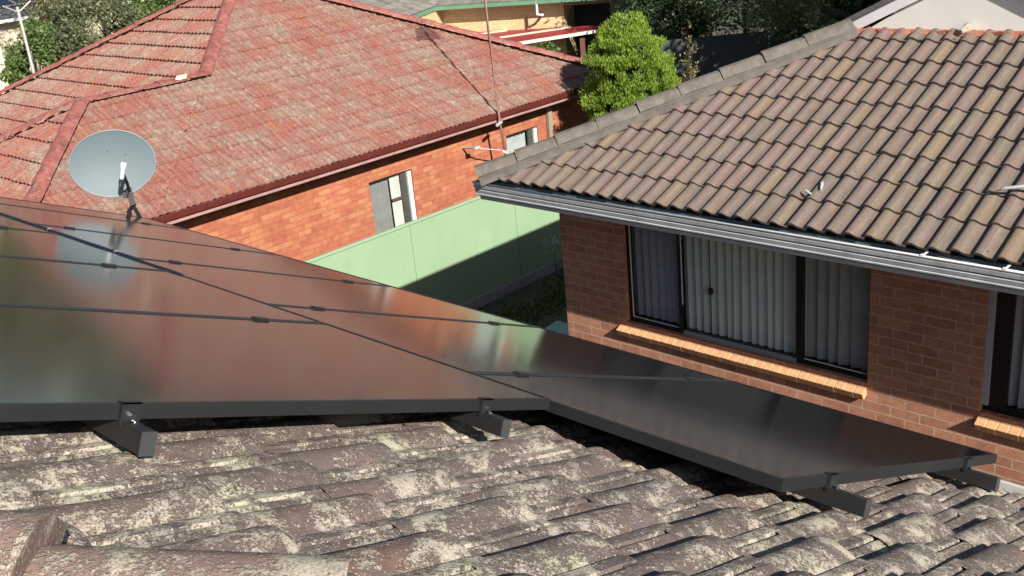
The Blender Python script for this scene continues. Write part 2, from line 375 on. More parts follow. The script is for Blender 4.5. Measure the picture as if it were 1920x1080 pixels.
# ------------------------------------------------------------------ mesh helpers
class MB:
    def __init__(s): s.v = []; s.f = []
    def add(s, V, F):
        o = len(s.v); s.v.extend([tuple(map(float, p)) for p in V]); s.f.extend([tuple(i + o for i in q) for q in F]); return s
    def quad(s, a, b, c, d): return s.add([a, b, c, d], [(0, 1, 2, 3)])
    def box(s, lo, hi, fr=None):
        P = [(x, y, z) for x in (lo[0], hi[0]) for y in (lo[1], hi[1]) for z in (lo[2], hi[2])]
        F = [(0, 1, 3, 2), (4, 6, 7, 5), (0, 4, 5, 1), (2, 3, 7, 6), (0, 2, 6, 4), (1, 5, 7, 3)]
        if fr: P = [tuple(fr[0] + fr[1] * p[0] + fr[2] * p[1] + fr[3] * p[2]) for p in P]
        return s.add(P, F)
    def tube(s, pts, r, n=8, cap=True):
        pts = [Vector(p) for p in pts]; k = len(pts)
        rs = r if isinstance(r, (list, tuple)) else [r] * k
        V = []; F = []
        for i, p in enumerate(pts):
            t = (pts[min(i + 1, k - 1)] - pts[max(i - 1, 0)]).normalized()
            a = t.cross(Vector((0, 0, 1)))
            if a.length < 0.05: a = t.cross(Vector((0, 1, 0)))
            a.normalize(); b = t.cross(a)
            for j in range(n):
                an = 2 * math.pi * j / n
                V.append(p + (a * math.cos(an) + b * math.sin(an)) * rs[i])
        for i in range(k - 1):
            for j in range(n):
                F.append((i * n + j, i * n + (j + 1) % n, (i + 1) * n + (j + 1) % n, (i + 1) * n + j))
        if cap:
            F.append(tuple(range(n))); F.append(tuple((k - 1) * n + j for j in range(n)))
        return s.add(V, F)
    def sweep(s, prof, path, closed=False, ends=True):
        """prof: list of (out, z); path: plan points; out is to the RIGHT of travel, mitred."""
        path = [Vector((p[0], p[1], p[2] if len(p) > 2 else 0)) for p in path]; k = len(path)
        rings = []
        for i, p in enumerate(path):
            d0 = (path[i] - path[i - 1]) if i else (path[1] - path[0])
            d1 = (path[i + 1] - path[i]) if i < k - 1 else d0
            d0 = Vector((d0.x, d0.y, 0)).normalized(); d1 = Vector((d1.x, d1.y, 0)).normalized()
            n0 = Vector((d0.y, -d0.x, 0)); n1 = Vector((d1.y, -d1.x, 0))
            nn = (n0 + n1).normalized(); sc = 1 / max(0.3, nn.dot(n0))
            rings.append([p + nn * (o * sc) + Vector((0, 0, z)) for o, z in prof])
        n = len(prof); V = [q for r_ in rings for q in r_]; F = []
        for i in range(k - 1):
            for j in range(n if closed else n - 1):
                F.append((i * n + j, i * n + (j + 1) % n, (i + 1) * n + (j + 1) % n, (i + 1) * n + j))
        if closed and ends:
            F.append(tuple(range(n))); F.append(tuple((k - 1) * n + j for j in range(n)))
        return s.add(V, F)
    def build(s, name, mat, parent=None, smooth=False, bevel=0, uv=True):
        return mesh_obj(name, s.v, s.f, mat, parent, smooth, bevel, uv)

def mesh_obj(name, V, F, mat, parent=None, smooth=False, bevel=0, uv=False, clips=None, recalc=True):
    me = bpy.data.meshes.new(name)
    me.from_pydata([tuple(v) for v in V], [], [tuple(f) for f in F])
    if recalc or clips or bevel:
        bm = bmesh.new(); bm.from_mesh(me)
        if clips:
            for co, no in clips:
                bmesh.ops.bisect_plane(bm, geom=bm.verts[:] + bm.edges[:] + bm.faces[:], plane_co=co, plane_no=no, clear_outer=True)
        if recalc: bmesh.ops.recalc_face_normals(bm, faces=bm.faces[:])
        if bevel:
            bmesh.ops.bevel(bm, geom=bm.edges[:], offset=bevel, segments=1, affect='EDGES', profile=0.5)
        bm.to_mesh(me); bm.free()
    if uv:
        lay = me.uv_layers.new(name="UVMap"); me.update()
        dat = np.empty(len(me.loops) * 2, dtype=np.float32)
        for p in me.polygons:
            n = p.normal
            if abs(n.z) > 0.75: tx, ty = Vector((1, 0, 0)), Vector((0, 1, 0))
            else:
                if abs(n.x) > abs(n.y): tx = Vector((0, 1, 0))
                else: tx = Vector((1, 0, 0))
                tx = (tx - n * tx.dot(n)); tx.z = 0; tx.normalize(); ty = Vector((0, 0, 1))
            for li in p.loop_indices:
                co = me.vertices[me.loops[li].vertex_index].co
                dat[2 * li] = co.dot(tx); dat[2 * li + 1] = co.dot(ty)
        lay.data.foreach_set("uv", dat)
    if mat: me.materials.append(mat)
    if smooth:
        me.polygons.foreach_set("use_smooth", [True] * len(me.polygons))
    o = bpy.data.objects.new(name, me); COL.objects.link(o)
    if parent is not None: place(o, parent)
    return o

def place(o, parent):
    """parent keeps world position: geometry is given in world coordinates."""
    o.parent = parent
    o.matrix_parent_inverse = Matrix.Translation(-world_loc(parent))

def world_loc(o):
    l = Vector(o.location)
    return l if o.parent is None else Vector((0, 0, 0))

def thing(name, label, cat, loc=(0, 0, 0), group=None):
    o = bpy.data.objects.new(name, None); COL.objects.link(o)
    o.location = loc; o.empty_display_size = 0.2
    o['label'] = label; o['category'] = cat
    if group: o['group'] = group
    return o
def tag(o, label, cat, group=None):
    o['label'] = label; o['category'] = cat
    if group: o['group'] = group
    return o
def structure(o): o['kind'] = 'structure'; return o

def shade_auto(o, ang=35):
    me = o.data
    me.polygons.foreach_set("use_smooth", [True] * len(me.polygons))
    bm = bmesh.new(); bm.from_mesh(me); lim = R(ang)
    for e in bm.edges:
        e.smooth = len(e.link_faces) == 2 and e.calc_face_angle(0) < lim
    bm.to_mesh(me); bm.free()

def tile_roof(name, mat, parent, O, d, up, W, L, gauge, colw, prof, stagger=0.0, thick=0.02, lift=0.022, seed=1,
              clips=None, endround=0.0, jit=0.003, cull=None, seam=None):
    rng = np.random.default_rng(seed)
    O = np.array(O, float); d = np.array(d, float); up = np.array(up, float)
    nr = np.cross(d, up); nr = nr / np.linalg.norm(nr)
    if nr[2] < 0: nr = -nr
    pv = np.array([p[0] for p in prof]) * colw; ph = np.array([p[1] for p in prof])
    n = len(pv); V = []; F = []; cnt = 0
    rows = int(math.ceil(L / gauge)); cols = int(math.ceil(W / colw)) + 2
    for k in range(rows):
        s0 = k * gauge
        for j in range(-2, cols):
            v0 = j * colw + (stagger * colw if k % 2 else 0)
            if cull is not None:
                c = O + d * (v0 + colw / 2) + up * (s0 + gauge / 2)
                if not cull(c): continue
            js, jn, jt, jl = rng.normal(0, jit * 1.2), rng.normal(0, jit * 0.5), rng.normal(0, jit * 0.8), rng.normal(0, jit * 0.8)
            h = ph
            if seam is not None and j % 2 == 0:
                h = ph.copy(); h[seam] -= 0.006
            tilt = (pv / colw - 0.5) * jt
            top = s0 + gauge + 0.055
            rings = []
            if endround > 0:
                rings.append((s0 + js, np.minimum(h, 0.01) + (np.maximum(h - 0.01, 0)) * 0.62 + lift + jl))
                rings.append((s0 + js + endround * 0.35, np.minimum(h, 0.01) + (np.maximum(h - 0.01, 0)) * 0.9 + lift + jl))
                rings.append((s0 + js + endround, h + lift * 0.95 + jl))
            else:
                rings.append((s0 + js, h + lift + jl))
            rings.append((s0 + gauge * 0.5, h + lift * 0.5 + jl * 0.5))
            rings.append((top, h))
            base = len(V)
            low = O + d * (v0 + pv)[:, None] + up * (s0 + js) + nr * (np.minimum(rings[0][1] - thick, 1) + tilt)[:, None]
            allr = [low]
            for s_, hh in rings:
                allr.append(O + d * (v0 + pv)[:, None] + up * s_ + nr * (hh + jn + tilt)[:, None])
            for rr in allr: V.extend(rr.tolist())
            q = len(allr)
            for i in range(q - 1):
                a = base + i * n
                for t in range(n - 1):
                    F.append((a + t, a + t + 1, a + n + t + 1, a + n + t))
            cnt += 1
    o = mesh_obj(name, V, F, mat, parent, clips=clips)
    shade_auto(o, 40)
    return o

def caps(name, mat, parent, p0, p1, nrm, width=0.26, h=0.075, piece=0.42, lap=0.03, flat=0.4, seed=1, th=0.018, step=0.014):
    """ridge or hip caps laid from low end p0 to high end p1."""
    rng = random.Random(seed)
    p0 = Vector(p0); p1 = Vector(p1); ax = (p1 - p0); L = ax.length; ax.normalize()
    nz = Vector(nrm); nz = (nz - ax * nz.dot(ax)).normalized(); sd = ax.cross(nz)
    b = MB(); k = max(1, int(round(L / piece))); st = L / k
    prof = [(-0.5, 0.0), (-0.5 + 0.08, 0.30), (-flat / 2, 0.86), (-flat / 5, 1.0), (flat / 5, 1.0), (flat / 2, 0.86), (0.5 - 0.08, 0.30), (0.5, 0.0)]
    for i in range(k):
        s0 = i * st - lap; s1 = (i + 1) * st + lap * 0.2
        j = rng.uniform(-0.004, 0.004); js = rng.uniform(-0.006, 0.006)
        V = []; F = []; n = len(prof)
        for s_, lift, sc in ((s0, step, 1.04), (s1, 0.0, 0.97)):
            for x, y in prof:
                V.append(p0 + ax * s_ + sd * (x * width * sc + js) + nz * (y * h * sc + lift + j))
        for x, y in prof:
            V.append(p0 + ax * s0 + sd * (x * (width - 2 * th) + js) + nz * (max(0, y * h - th) + j + step - 0.024))
        for t in range(n - 1):
            F.append((t, t + 1, n + t + 1, n + t)); F.append((2 * n + t, 2 * n + t + 1, t + 1, t))
        b.add(V, F)
    o = b.build(name, mat, parent, uv=False); shade_auto(o, 45)
    return o

def wall_panel(mb, o, t, W, H, holes, depth=0.1, inward=None):
    """vertical wall rectangle from o along t (unit), height H, with holes (u0,u1,z0,z1) and reveals."""
    o = Vector(o); t = Vector(t)
    us = sorted({0.0, W, *[x for h in holes for x in h[:2]]}); zs = sorted({0.0, H, *[x for h in holes for x in h[2:]]})
    us = [u for u in us if 0 <= u <= W]; zs = [z for z in zs if 0 <= z <= H]
    P = lambda u, z, q=0: o + t * u + Vector((0, 0, z)) + (inward * q if inward else Vector())
    for i in range(len(us) - 1):
        for j in range(len(zs) - 1):
            uc = (us[i] + us[i + 1]) / 2; zc = (zs[j] + zs[j + 1]) / 2
            if any(h[0] < uc < h[1] and h[2] < zc < h[3] for h in holes): continue
            mb.quad(P(us[i], zs[j]), P(us[i + 1], zs[j]), P(us[i + 1], zs[j + 1]), P(us[i], zs[j + 1]))
    if inward:
        for u0, u1, z0, z1 in holes:
            for a, b in (((u0, z0), (u1, z0)), ((u1, z0), (u1, z1)), ((u1, z1), (u0, z1)), ((u0, z1), (u0, z0))):
                mb.quad(P(*a), P(*b), P(*b, depth), P(*a, depth))

# ================================================================== SETTING
GZ = -6.23
g = MB(); g.quad((-400, -400, GZ), (400, -400, GZ), (400, 400, GZ), (-400, 400, GZ))
structure(g.build("ground", M['ground']))
pv = MB(); pv.quad((4.2, 4.0, GZ + 0.006), (17, 4.0, GZ + 0.006), (17, 11.40, GZ + 0.006), (4.2, 11.40, GZ + 0.006))
structure(pv.build("paved_path", M['paver']))
# moss and weeds growing along the fence foot
rng = np.random.default_rng(5); V = []; F = []
for i in range(9000):
    x = rng.uniform(7.5, 15.5); y = rng.normal(10.75, 0.22) + 0.25 * math.sin(x * 2.1)
    if rng.random() < 0.25: y = rng.uniform(10.0, 11.35)
    hh = rng.uniform(0.02, 0.09); a = rng.uniform(0, 6.28); w = rng.uniform(0.008, 0.02)
    dx, dy = math.cos(a) * w, math.sin(a) * w; lx, ly = rng.normal(0, 0.03, 2)
    k = len(V); V += [(x - dx, y - dy, GZ), (x + dx, y + dy, GZ), (x + lx, y + ly, GZ + hh)]; F.append((k, k + 1, k + 2))
o = mesh_obj("moss", V, F, M['moss'], recalc=False); o['kind'] = 'stuff'
tag(o, "strip of green moss and weeds on the shaded paving beside the mint fence", "moss")

# ================================================================== HOUSE A (near roof)
TH = R(23.176); Sd = Vector((math.cos(TH), 0, -math.sin(TH))); Nd = Vector((math.sin(TH), 0, math.cos(TH)))
def AP(s, y, h):        # slope distance, y, height above the camera-origin plane
    return Sd * s + Nd * h + Vector((0, y, 0))
hA = thing("tiled_house", "house in the foreground whose lichen covered tiled roof carries the solar panels", "house", (0, 3, GZ))
A_BASE = -0.710
eaveS = 4.215
e0 = AP(eaveS, 0, A_BASE)
eX, eZ = e0.x, e0.z
# hip between the +X slope and the -Y slope
hip0 = Vector((0.508 - 0.225, 1.60 - 0.225, -0.946 + 0.225 * math.tan(TH)))
hipn = Vector((-1, -1, 0)).normalized()
YF = 8.03                                       # far gable end
profA = [(0.0, -0.006), (0.004, 0.015), (0.09, 0.017), (0.14, 0.016), (0.155, 0.004), (0.19, 0.003), (0.205, 0.013), (0.25, 0.014), (0.30, 0.005),
         (0.40, 0.002), (0.445, 0.003), (0.462, 0.017), (0.50, 0.029), (0.57, 0.037), (0.65, 0.040), (0.74, 0.037), (0.83, 0.028), (0.91, 0.014), (0.97, 0.004), (1.0, 0.0)]
profA = [(v_, h_ * 0.84) for v_, h_ in profA]
colA = 0.24
O_A = AP(eaveS, YF, A_BASE)
# phase: a roll end lies at Y = 1.147 on the row that ends at s = 3.53
row_off = (YF - 1.147 - colA * 0.78) % colA
O_A = O_A + Vector((0, -row_off + colA, 0))
clipA = [(hip0 + Vector((0, 0, 0)), hipn), (Vector((0, YF, 0)), Vector((0, 1, 0)))]
ridgeX = -1.6
tile_roof("tile_slope", M['lichen'], hA, O_A, (0, -1, 0), tuple(-Sd), YF + 4.5, (eX - ridgeX) / Sd.x, 0.3335, colA, profA, stagger=0.5,
          thick=0.02, lift=0.023, seed=11, clips=clipA, endround=0.03, jit=0.0035,
          cull=lambda c: (c[0] - hip0.x) + (c[1] - hip0.y) > -0.4)
# -Y facing slope
ry = hip0.y - (eX - hip0.x)                      # eave Y of the -Y slope
up2 = Vector((0, math.cos(TH), math.sin(TH)))
O2 = Vector((eX, ry, eZ))
ridgeY = hip0.y + (hip0.x - ridgeX)
clipA2 = [(hip0, -hipn), (Vector((-6.8, ry, 0)), Vector((-1, 1, 0)).normalized())]
tile_roof("tile_slope", M['lichen'], hA, O2, (-1, 0, 0), tuple(up2), 11.0, (ridgeY - ry) / up2.y, 0.3335, colA, profA, stagger=0.5,
          thick=0.02, lift=0.023, seed=12, clips=clipA2, endround=0.03, jit=0.0035)
b = MB()                                        # the slope beyond the ridge
b.quad((ridgeX, ridgeY, hip0.z + (hip0.x - ridgeX) * math.tan(TH)), (ridgeX, YF, hip0.z + (hip0.x - ridgeX) * math.tan(TH)), (2 * ridgeX - eX, YF, eZ), (2 * ridgeX - eX, ry, eZ))
b.build("tile_slope", M['lichen'], hA)
capA_m = lichen_tile('pinkish_lichen_cap', (0.30, 0.20, 0.165))
hn = (Nd + Vector((0, -math.sin(TH), math.cos(TH)))).normalized()
topr = hip0 + Vector((-1, 1, math.tan(TH))) * (hip0.x - ridgeX)
lowr = hip0 + Vector((1, -1, -math.tan(TH))) * (eX - hip0.x)
hax = Vector((1, -1, -math.tan(TH))).normalized(); cap_end = hip0 + hax * 0.05
caps("hip_cap", capA_m, hA, cap_end + hax * 0.405 * 9 + hn * 0.028, cap_end - hax * 0.405 * 5 + hn * 0.028, hn, width=0.25, h=0.085, piece=0.405, lap=0.03, flat=0.42, seed=3, th=0.03, step=0.05)
# far gable barge caps
caps("barge_cap", capA_m, hA, AP(eaveS, YF + 0.02, A_BASE + 0.02), AP(eaveS, YF + 0.02, A_BASE + 0.02) - Sd * ((eX - ridgeX) / Sd.x), Nd, width=0.2, h=0.05, piece=0.4, seed=4)
# gutter of house A
gp = [(-0.015, -0.10), (0.15, -0.11), (0.155, 0.0), (0.147, 0.004), (0.143, -0.004), (0.138, -0.095), (-0.005, -0.088), (-0.005, 0.01), (-0.015, 0.01)]
gb = MB(); gb.sweep(gp, [(eX - 0.02, YF, eZ - 0.005), (eX - 0.02, ry, eZ - 0.005)][::-1], closed=True)
gb.build("gutter", paint("pale_gutter", (0.62, 0.63, 0.61), 0.45, 0.12, 6, dirt=(0.38, 0.37, 0.34)), hA)
wb = MB()
x0, x1, y0, y1 = 2 * ridgeX - eX + 0.45, eX - 0.45, ry + 0.45, YF - 0.05
wb.box((x0, y0, GZ), (x1, y1, eZ - 0.12)); wb.build("wall", M['brickB'], hA)
gbl = MB(); zt = topr.z - 0.06
gbl.add([(x0, y1 - 0.02, eZ - 0.12), (x1, y1 - 0.02, eZ - 0.12), (ridgeX, y1 - 0.02, zt)], [(0, 1, 2)])
gbl.build("gable_wall", M['brickB'], hA)

# ------------------------------------------------------------------ solar panels
PW, PT = 1.188, 0.036
THP = TH + R(0.6); Sp = Vector((math.cos(THP), 0, -math.sin(THP))); Np = Vector((math.sin(THP), 0, math.cos(THP)))
def PP(s, y, h):        # the lower row lies a touch steeper than the upper one
    return (Sp * s + Np * h if s > 2.609 else Sd * s + Nd * h) + Vector((0, y, 0))
def panel_mesh(s0, s1, y0, top, w, name, label):
    t = thing("solar_panel", label, "solar panel", PP((s0 + s1) / 2, y0 + w / 2, top - PT), "black solar panels on the near roof")
    fr = (Vector((0, 0, 0)), Sp if s0 > 2.6 else Sd, Vector((0, 1, 0)), Np if s0 > 2.6 else Nd)
    fb = MB(); fw = 0.011
    fb.box((s0, y0, top - PT), (s1, y0 + fw, top), fr); fb.box((s0, y0 + w - fw, top - PT), (s1, y0 + w, top), fr)
    fb.box((s0, y0 + fw, top - PT), (s0 + fw, y0 + w - fw, top), fr); fb.box((s1 - fw, y0 + fw, top - PT), (s1, y0 + w - fw, top), fr)
    fb.build("frame", M['pframe'], t)
    gb = MB(); gb.box((s0 + fw, y0 + fw, top - 0.02), (s1 - fw, y0 + w - fw, top - 0.0025), fr); gb.build("glass", M['pglass'], t)
    return t, fr
def clamp(t, fr, s, y, top, end=False):
    c = MB()
    if end:
        c.box((s - 0.022, y - 0.012, top - 0.047), (s + 0.022, y - 0.0005, top + 0.004), fr)
        c.box((s - 0.022, y - 0.012, top + 0.0005), (s + 0.022, y + 0.012, top + 0.004), fr)
    else:
        c.box((s - 0.028, y - 0.018, top + 0.0005), (s + 0.028, y + 0.018, top + 0.006), fr)
    o = c.build("clamp", M['pframe'], t)
    if end:
        q = MB(); p = PP(s, y - 0.012, top - 0.026)
        q.tube([p, p + Vector((0, -0.012, 0))], 0.008, 8); q.tube([p + Vector((0, -0.01, -0.014)), p + Vector((0, -0.02, -0.014))], 0.006, 8)
        q.build("bolt", M['bolt'], o)
row1 = dict(s0=0.86, s1=2.588, y0=2.053, pitch=1.182, top=-0.55, n=5, w=1.165)
row2 = dict(s0=2.612, s1=4.42, y0=1.238, pitch=1.227, top=-0.5338, n=5, w=1.21)
ordn = ["first", "second", "third", "fourth", "fifth", "sixth"]
for rname, rw, rails in (("upper", row1, (1.16, 2.285)), ("lower", row2, (2.905, 4.06))):
    for i in range(rw['n']):
        if rname == "upper":
            lab = ["largest black solar panel, first of the upper row, two rail ends under its edge",
                   "second black solar panel from the front in the upper row",
                   "third black solar panel from the front in the upper row",
                   "fourth black solar panel from the front in the upper row at the photo's left edge",
                   "fifth and farthest black solar panel in the upper row"][i]
        else:
            lab = ["dark solar panel at the lower right front corner beside the brick house wall",
                   "solar panel reflecting orange brick and green fence, second from the front in the lower row",
                   "third solar panel from the front in the lower row",
                   "fourth solar panel from the front in the lower row",
                   "fifth solar panel from the front in the lower row, near the dish reflection"][i]
        y = rw['y0'] + i * rw['pitch']
        t, fr = panel_mesh(rw['s0'], rw['s1'], y, rw['top'], rw['w'], "solar_panel", lab)
        for s in rails:
            if i == 0: clamp(t, fr, s, y, rw['top'], True)
            else: clamp(t, fr, s, y - 0.009, rw['top'])
    if rname == "lower":
        y = rw['y0'] + 5 * rw['pitch']
        t, fr = panel_mesh(rw['s0'], rw['s1'], y, rw['top'], 0.66, "solar_panel", "narrow last solar panel of the lower row in front of the satellite dish")
        for s in rails: clamp(t, fr, s, y - 0.009, rw['top'])
    yend = 7.9
    for k, s in enumerate(rails):
        y0 = rw['y0'] - (0.100 if rname == 'upper' else 0.125)
        lab = {("upper", 0): "black mounting rail with grey square end under the left of the front panel",
               ("upper", 1): "black mounting rail ending under the right of the upper row's front edge",
               ("lower", 0): "black mounting rail sticking out long below the lower right panel",
               ("lower", 1): "black mounting rail end nearest the pale gutter at the lower right"}[(rname, k)]
        t = thing("mounting_rail", lab, "rail", PP(s, y0, rw['top'] - 0.1), "rails under the solar panels")
        r_ = MB(); tp = rw['top'] - PT - 0.001
        r_.box((s - 0.017, y0 + 0.003, tp - 0.050), (s + 0.017, yend, tp), fr); r_.build("rail", M['rail'], t)
        r_ = MB(); r_.box((s - 0.018, y0, tp - 0.052), (s + 0.018, y0 + 0.003, tp + 0.001), fr); r_.build("end_cap", M['railend'], t)
        for yy in np.arange(y0 + 0.5, yend, 1.2):
            f_ = MB(); f_.box((s - 0.05, yy - 0.02, A_BASE + 0.05), (s + 0.05, yy + 0.02, tp - 0.049), fr); f_.build("roof_foot", M['rail'], t)
# cables lying in the gap between the rows
ct = thing("cable_bundle", "two dark blue cables with white ties lying in the gap between panel rows", "cable", PP(2.594, 4.0, -0.53))
for q, (ds, a, b_) in enumerate(((-0.006, 4.3, 7.9), (0.010, 4.75, 7.9))):
    pts = [PP(2.594 + ds + 0.001 * math.sin(i * 1.7 + q), a + (b_ - a) * i / 24, -0.5485 + 0.0008 * math.sin(i * 2.3 + q)) for i in range(25)]
    c = MB(); c.tube(pts, 0.0042, 6); c.build("cable", M['cable'], ct, smooth=True)
for yy in (4.95, 5.72, 6.6):
    c = MB(); c.tube([PP(2.594 + 0.013 * math.cos(a), yy, -0.548 + 0.007 * math.sin(a)) for a in np.linspace(0, 6.28, 12)], 0.0012, 5); c.build("cable_tie", M['lnbwhite'], ct)
# cables running down each panel joint, seen as dark double lines
for i, (s0, s1, y, top) in enumerate([(row1['s0'], row1['s1'], row1['y0'] + k * row1['pitch'] - 0.007, row1['top']) for k in range(1, 5)] +
                                     [(row2['s0'], row2['s1'], row2['y0'] + k * row2['pitch'] - 0.009, row2['top']) for k in range(1, 6)]):
    c = MB(); c.tube([PP(s0 + (s1 - s0) * j / 8, y, top - 0.004) for j in range(9)], 0.005, 6)
    place_names = ["first", "second", "third", "fourth"] if i < 4 else ordn
    rown = "upper" if i < 4 else "lower"
    tag(c.build("joint_seal", M['cable']), f"dark seal strip in the {place_names[i] if i < 4 else ordn[i-4]} joint from the front of the {rown} panel row", "seal strip", "seal strips between panels")

# ------------------------------------------------------------------ satellite dish
DC = Vector((3.69, 8.1, -1.785))
dd = thing("satellite_dish", "blue grey oval satellite dish on a bent black mast behind the far panel corner", "satellite dish", (3.71, 8.1, -2.35))
dn = (Vector((-0.40, -0.84, 0.12))).normalized()      # dish looks towards the camera
dside = dn.cross(Vector((0, 0, 1))).normalized(); dup = dside.cross(dn).normalized()
V = []; F = []; nr_, ns_ = 9, 64
aw, ah = 0.324, 0.262
for layer in (0, 1):
    V.append(DC + dn * (-0.045 - 0.006 * layer))
    for i in range(1, nr_ + 1):
        rr = i / nr_
        for j in range(ns_):
            an = 2 * math.pi * j / ns_
            V.append(DC + dside * (aw * rr * math.cos(an)) + dup * (ah * rr * math.sin(an)) + dn * (-0.045 * (1 - rr * rr) - 0.006 * layer))
    off = layer * (1 + nr_ * ns_)
    for j in range(ns_):
        F.append((off, off + 1 + j, off + 1 + (j + 1) % ns_))
        for i in range(nr_ - 1):
            a = off + 1 + i * ns_
            F.append((a + j, a + (j + 1) % ns_, a + ns_ + (j + 1) % ns_, a + ns_ + j))
o1 = 1 + (nr_ - 1) * ns_; o2 = o1 + 1 + nr_ * ns_
for j in range(ns_): F.append((o1 + j, o1 + (j + 1) % ns_, o2 + (j + 1) % ns_, o2 + j))
refl = mesh_obj("reflector", V, F, M['dish'], dd); shade_auto(refl, 50)
rim = MB(); rim.tube([DC + dside * (aw * 1.006 * math.cos(a)) + dup * (ah * 1.006 * math.sin(a)) for a in np.linspace(0, 2 * math.pi, 65)], 0.006, 6, cap=False)
rim.build("rim", paint("dish_rim_grey", (0.18, 0.22, 0.24), 0.5), refl)
for (a_, b_) in ((0.02, 0.10), (-0.11, 0.05), (-0.05, -0.10)):
    q = MB(); p = DC + dside * a_ + dup * b_ - dn * 0.04; q.tube([p - dn * 0.005, p + dn * 0.004], 0.006, 8); q.build("bolt", M['dishblack'], refl)
foot = Vector((3.72, 8.1, -2.5))
neck = DC - dside * 0.085 - dup * 0.26 - dn * 0.05
low = DC - dside * 0.075 - dup * 0.27 + dn * 0.03
q = MB(); q.tube([foot, Vector((3.73, 8.1, -2.2)), neck - dup * 0.10, neck + dup * 0.02, DC - dup * 0.05 - dn * 0.09], 0.02, 10); q.build("mast", M['dishblack'], dd, smooth=True)
q = MB(); q.tube([foot + Vector((0.16, -0.05, 0)), low - dup * 0.06], 0.009, 6); q.tube([foot + Vector((0.10, -0.14, 0)), low - dup * 0.1], 0.009, 6); q.build("brace", M['dishblack'], dd)
q = MB()
fr = (low, dside, dup, dn)
q.box((-0.022, -0.08, -0.05), (0.022, 0.06, 0.02), fr); q.box((0.022, -0.02, -0.04), (0.06, 0.03, -0.02), fr)
q.build("bracket", M['dishblack'], dd)
lnb_p = DC - dside * 0.065 - dup * 0.04 + dn * 0.33
q = MB(); q.tube([low + dup * 0.03, low + dup * 0.10 + dn * 0.12, lnb_p - dup * 0.04], 0.013, 8); q.build("arm", M['dishblack'], dd, smooth=True)
q = MB(); ldir = (dup * 0.85 - dside * 0.30).normalized()
q.tube([lnb_p - ldir * 0.075, lnb_p - ldir * 0.06, lnb_p + ldir * 0.01, lnb_p + ldir * 0.05, lnb_p + ldir * 0.062], [0.014, 0.019, 0.021, 0.028, 0.022], 12); lnb = q.build("feed_horn", M['lnbwhite'], dd, smooth=True)
q = MB(); c0 = lnb_p - ldir * 0.075
q.tube([c0, c0 - dup * 0.05 + dside * 0.02, c0 - dup * 0.085 + dside * 0.012, c0 - dup * 0.08 - dside * 0.03, low + dup * 0.04], 0.006, 6); q.build("cable", M['dishblack'], dd, smooth=True)

# ================================================================== GREEN FENCES
FY = 11.5; FT = -0.389 * FY; FB = -0.5275 * FY
ft = thing("green_fence", "long mint green sheet steel fence in front of the orange brick house", "fence", (10, FY, GZ))
posts = [9.44 + 2.232 * k for k in range(-4, 3)]
for a, b_ in zip(posts[:-1], posts[1:]):
    q = MB(); q.box((a + 0.006, FY, FB), (b_ - 0.006, FY + 0.02, FT - 0.05)); q.build("fence_panel", M['fence'], ft)
for a in posts:
    q = MB(); q.box((a - 0.006, FY + 0.004, GZ), (a + 0.006, FY + 0.05, FT - 0.03)); q.build("post", M['fence_line'], ft)
q = MB(); q.box((posts[0], FY - 0.012, FT - 0.042), (posts[-1], FY + 0.035, FT)); q.build("top_rail", M['fence_rail'], ft, bevel=0.006)
q = MB(); q.box((posts[0], FY + 0.003, FT - 0.05), (posts[-1], FY + 0.018, FT - 0.042)); q.build("rail_gap", M['fence_line'], ft)
q = MB(); q.box((posts[0], FY - 0.05, GZ - 0.05), (posts[-1], FY + 0.03, FB - 0.004)); q.build("plinth", M['concrete'], ft)
# green garden bin down the side of the brick house
bt = thing("garden_bin", "green lidded bin just left of the brown brick corner above the panel edge", "bin", (9.3, 8.55, GZ))
q = MB(); q.add([(9.02, 8.28, GZ + 0.08), (9.52, 8.28, GZ + 0.08), (9.52, 8.78, GZ + 0.08), (9.02, 8.78, GZ + 0.08), (8.96, 8.22, -5.62), (9.58, 8.22, -5.62), (9.58, 8.86, -5.62), (8.96, 8.86, -5.62)],
               [(0, 1, 2, 3), (4, 5, 6, 7), (0, 1, 5, 4), (1, 2, 6, 5), (2, 3, 7, 6), (3, 0, 4, 7)]); q.build("body", M['postgreen'], bt, bevel=0.02)
q = MB(); q.add([(8.93, 8.19, -5.62), (9.62, 8.19, -5.60), (9.62, 8.90, -5.60), (8.93, 8.90, -5.62), (8.97, 8.24, -5.56), (9.58, 8.24, -5.50), (9.58, 8.85, -5.50), (8.97, 8.85, -5.56)],
               [(0, 1, 2, 3), (4, 5, 6, 7), (0, 1, 5, 4), (1, 2, 6, 5), (2, 3, 7, 6), (3, 0, 4, 7)]); q.build("lid", M['binlid'], bt, bevel=0.012)
for yy in (8.30, 8.74):
    q = MB(); q.tube([(9.56, yy - 0.03, GZ + 0.1), (9.56, yy + 0.03, GZ + 0.1)], 0.1, 12); q.build("wheel", M['dishblack'], bt)
# bare twig plant in front of the fence
M['darktwig'] = paint('dark_stem', (0.05, 0.05, 0.045), 0.8)
tw = thing("bare_shrub", "sparse pale twigged plant against the shaded fence beside the brown brick corner", "plant", (11.95, 10.95, GZ))
rr = random.Random(4); q = MB(); q.tube([(11.95, 10.95, GZ), (11.92, 10.95, -5.5)], 0.008, 5); q.build('stem', M['darktwig'], tw); q = MB()
for i in range(22):
    a = Vector((11.92, 10.95, -5.62 + 0.2 * rr.random())); d_ = Vector((rr.uniform(-1, 0.7), rr.uniform(-0.4, 0.4), rr.uniform(-0.1, 0.9))).normalized()
    q.tube([a, a + d_ * rr.uniform(0.1, 0.24), a + d_ * 0.27 + Vector((0, 0, rr.uniform(-0.1, 0.06)))], 0.005, 4)
q.build("twigs", M['twig'], tw)

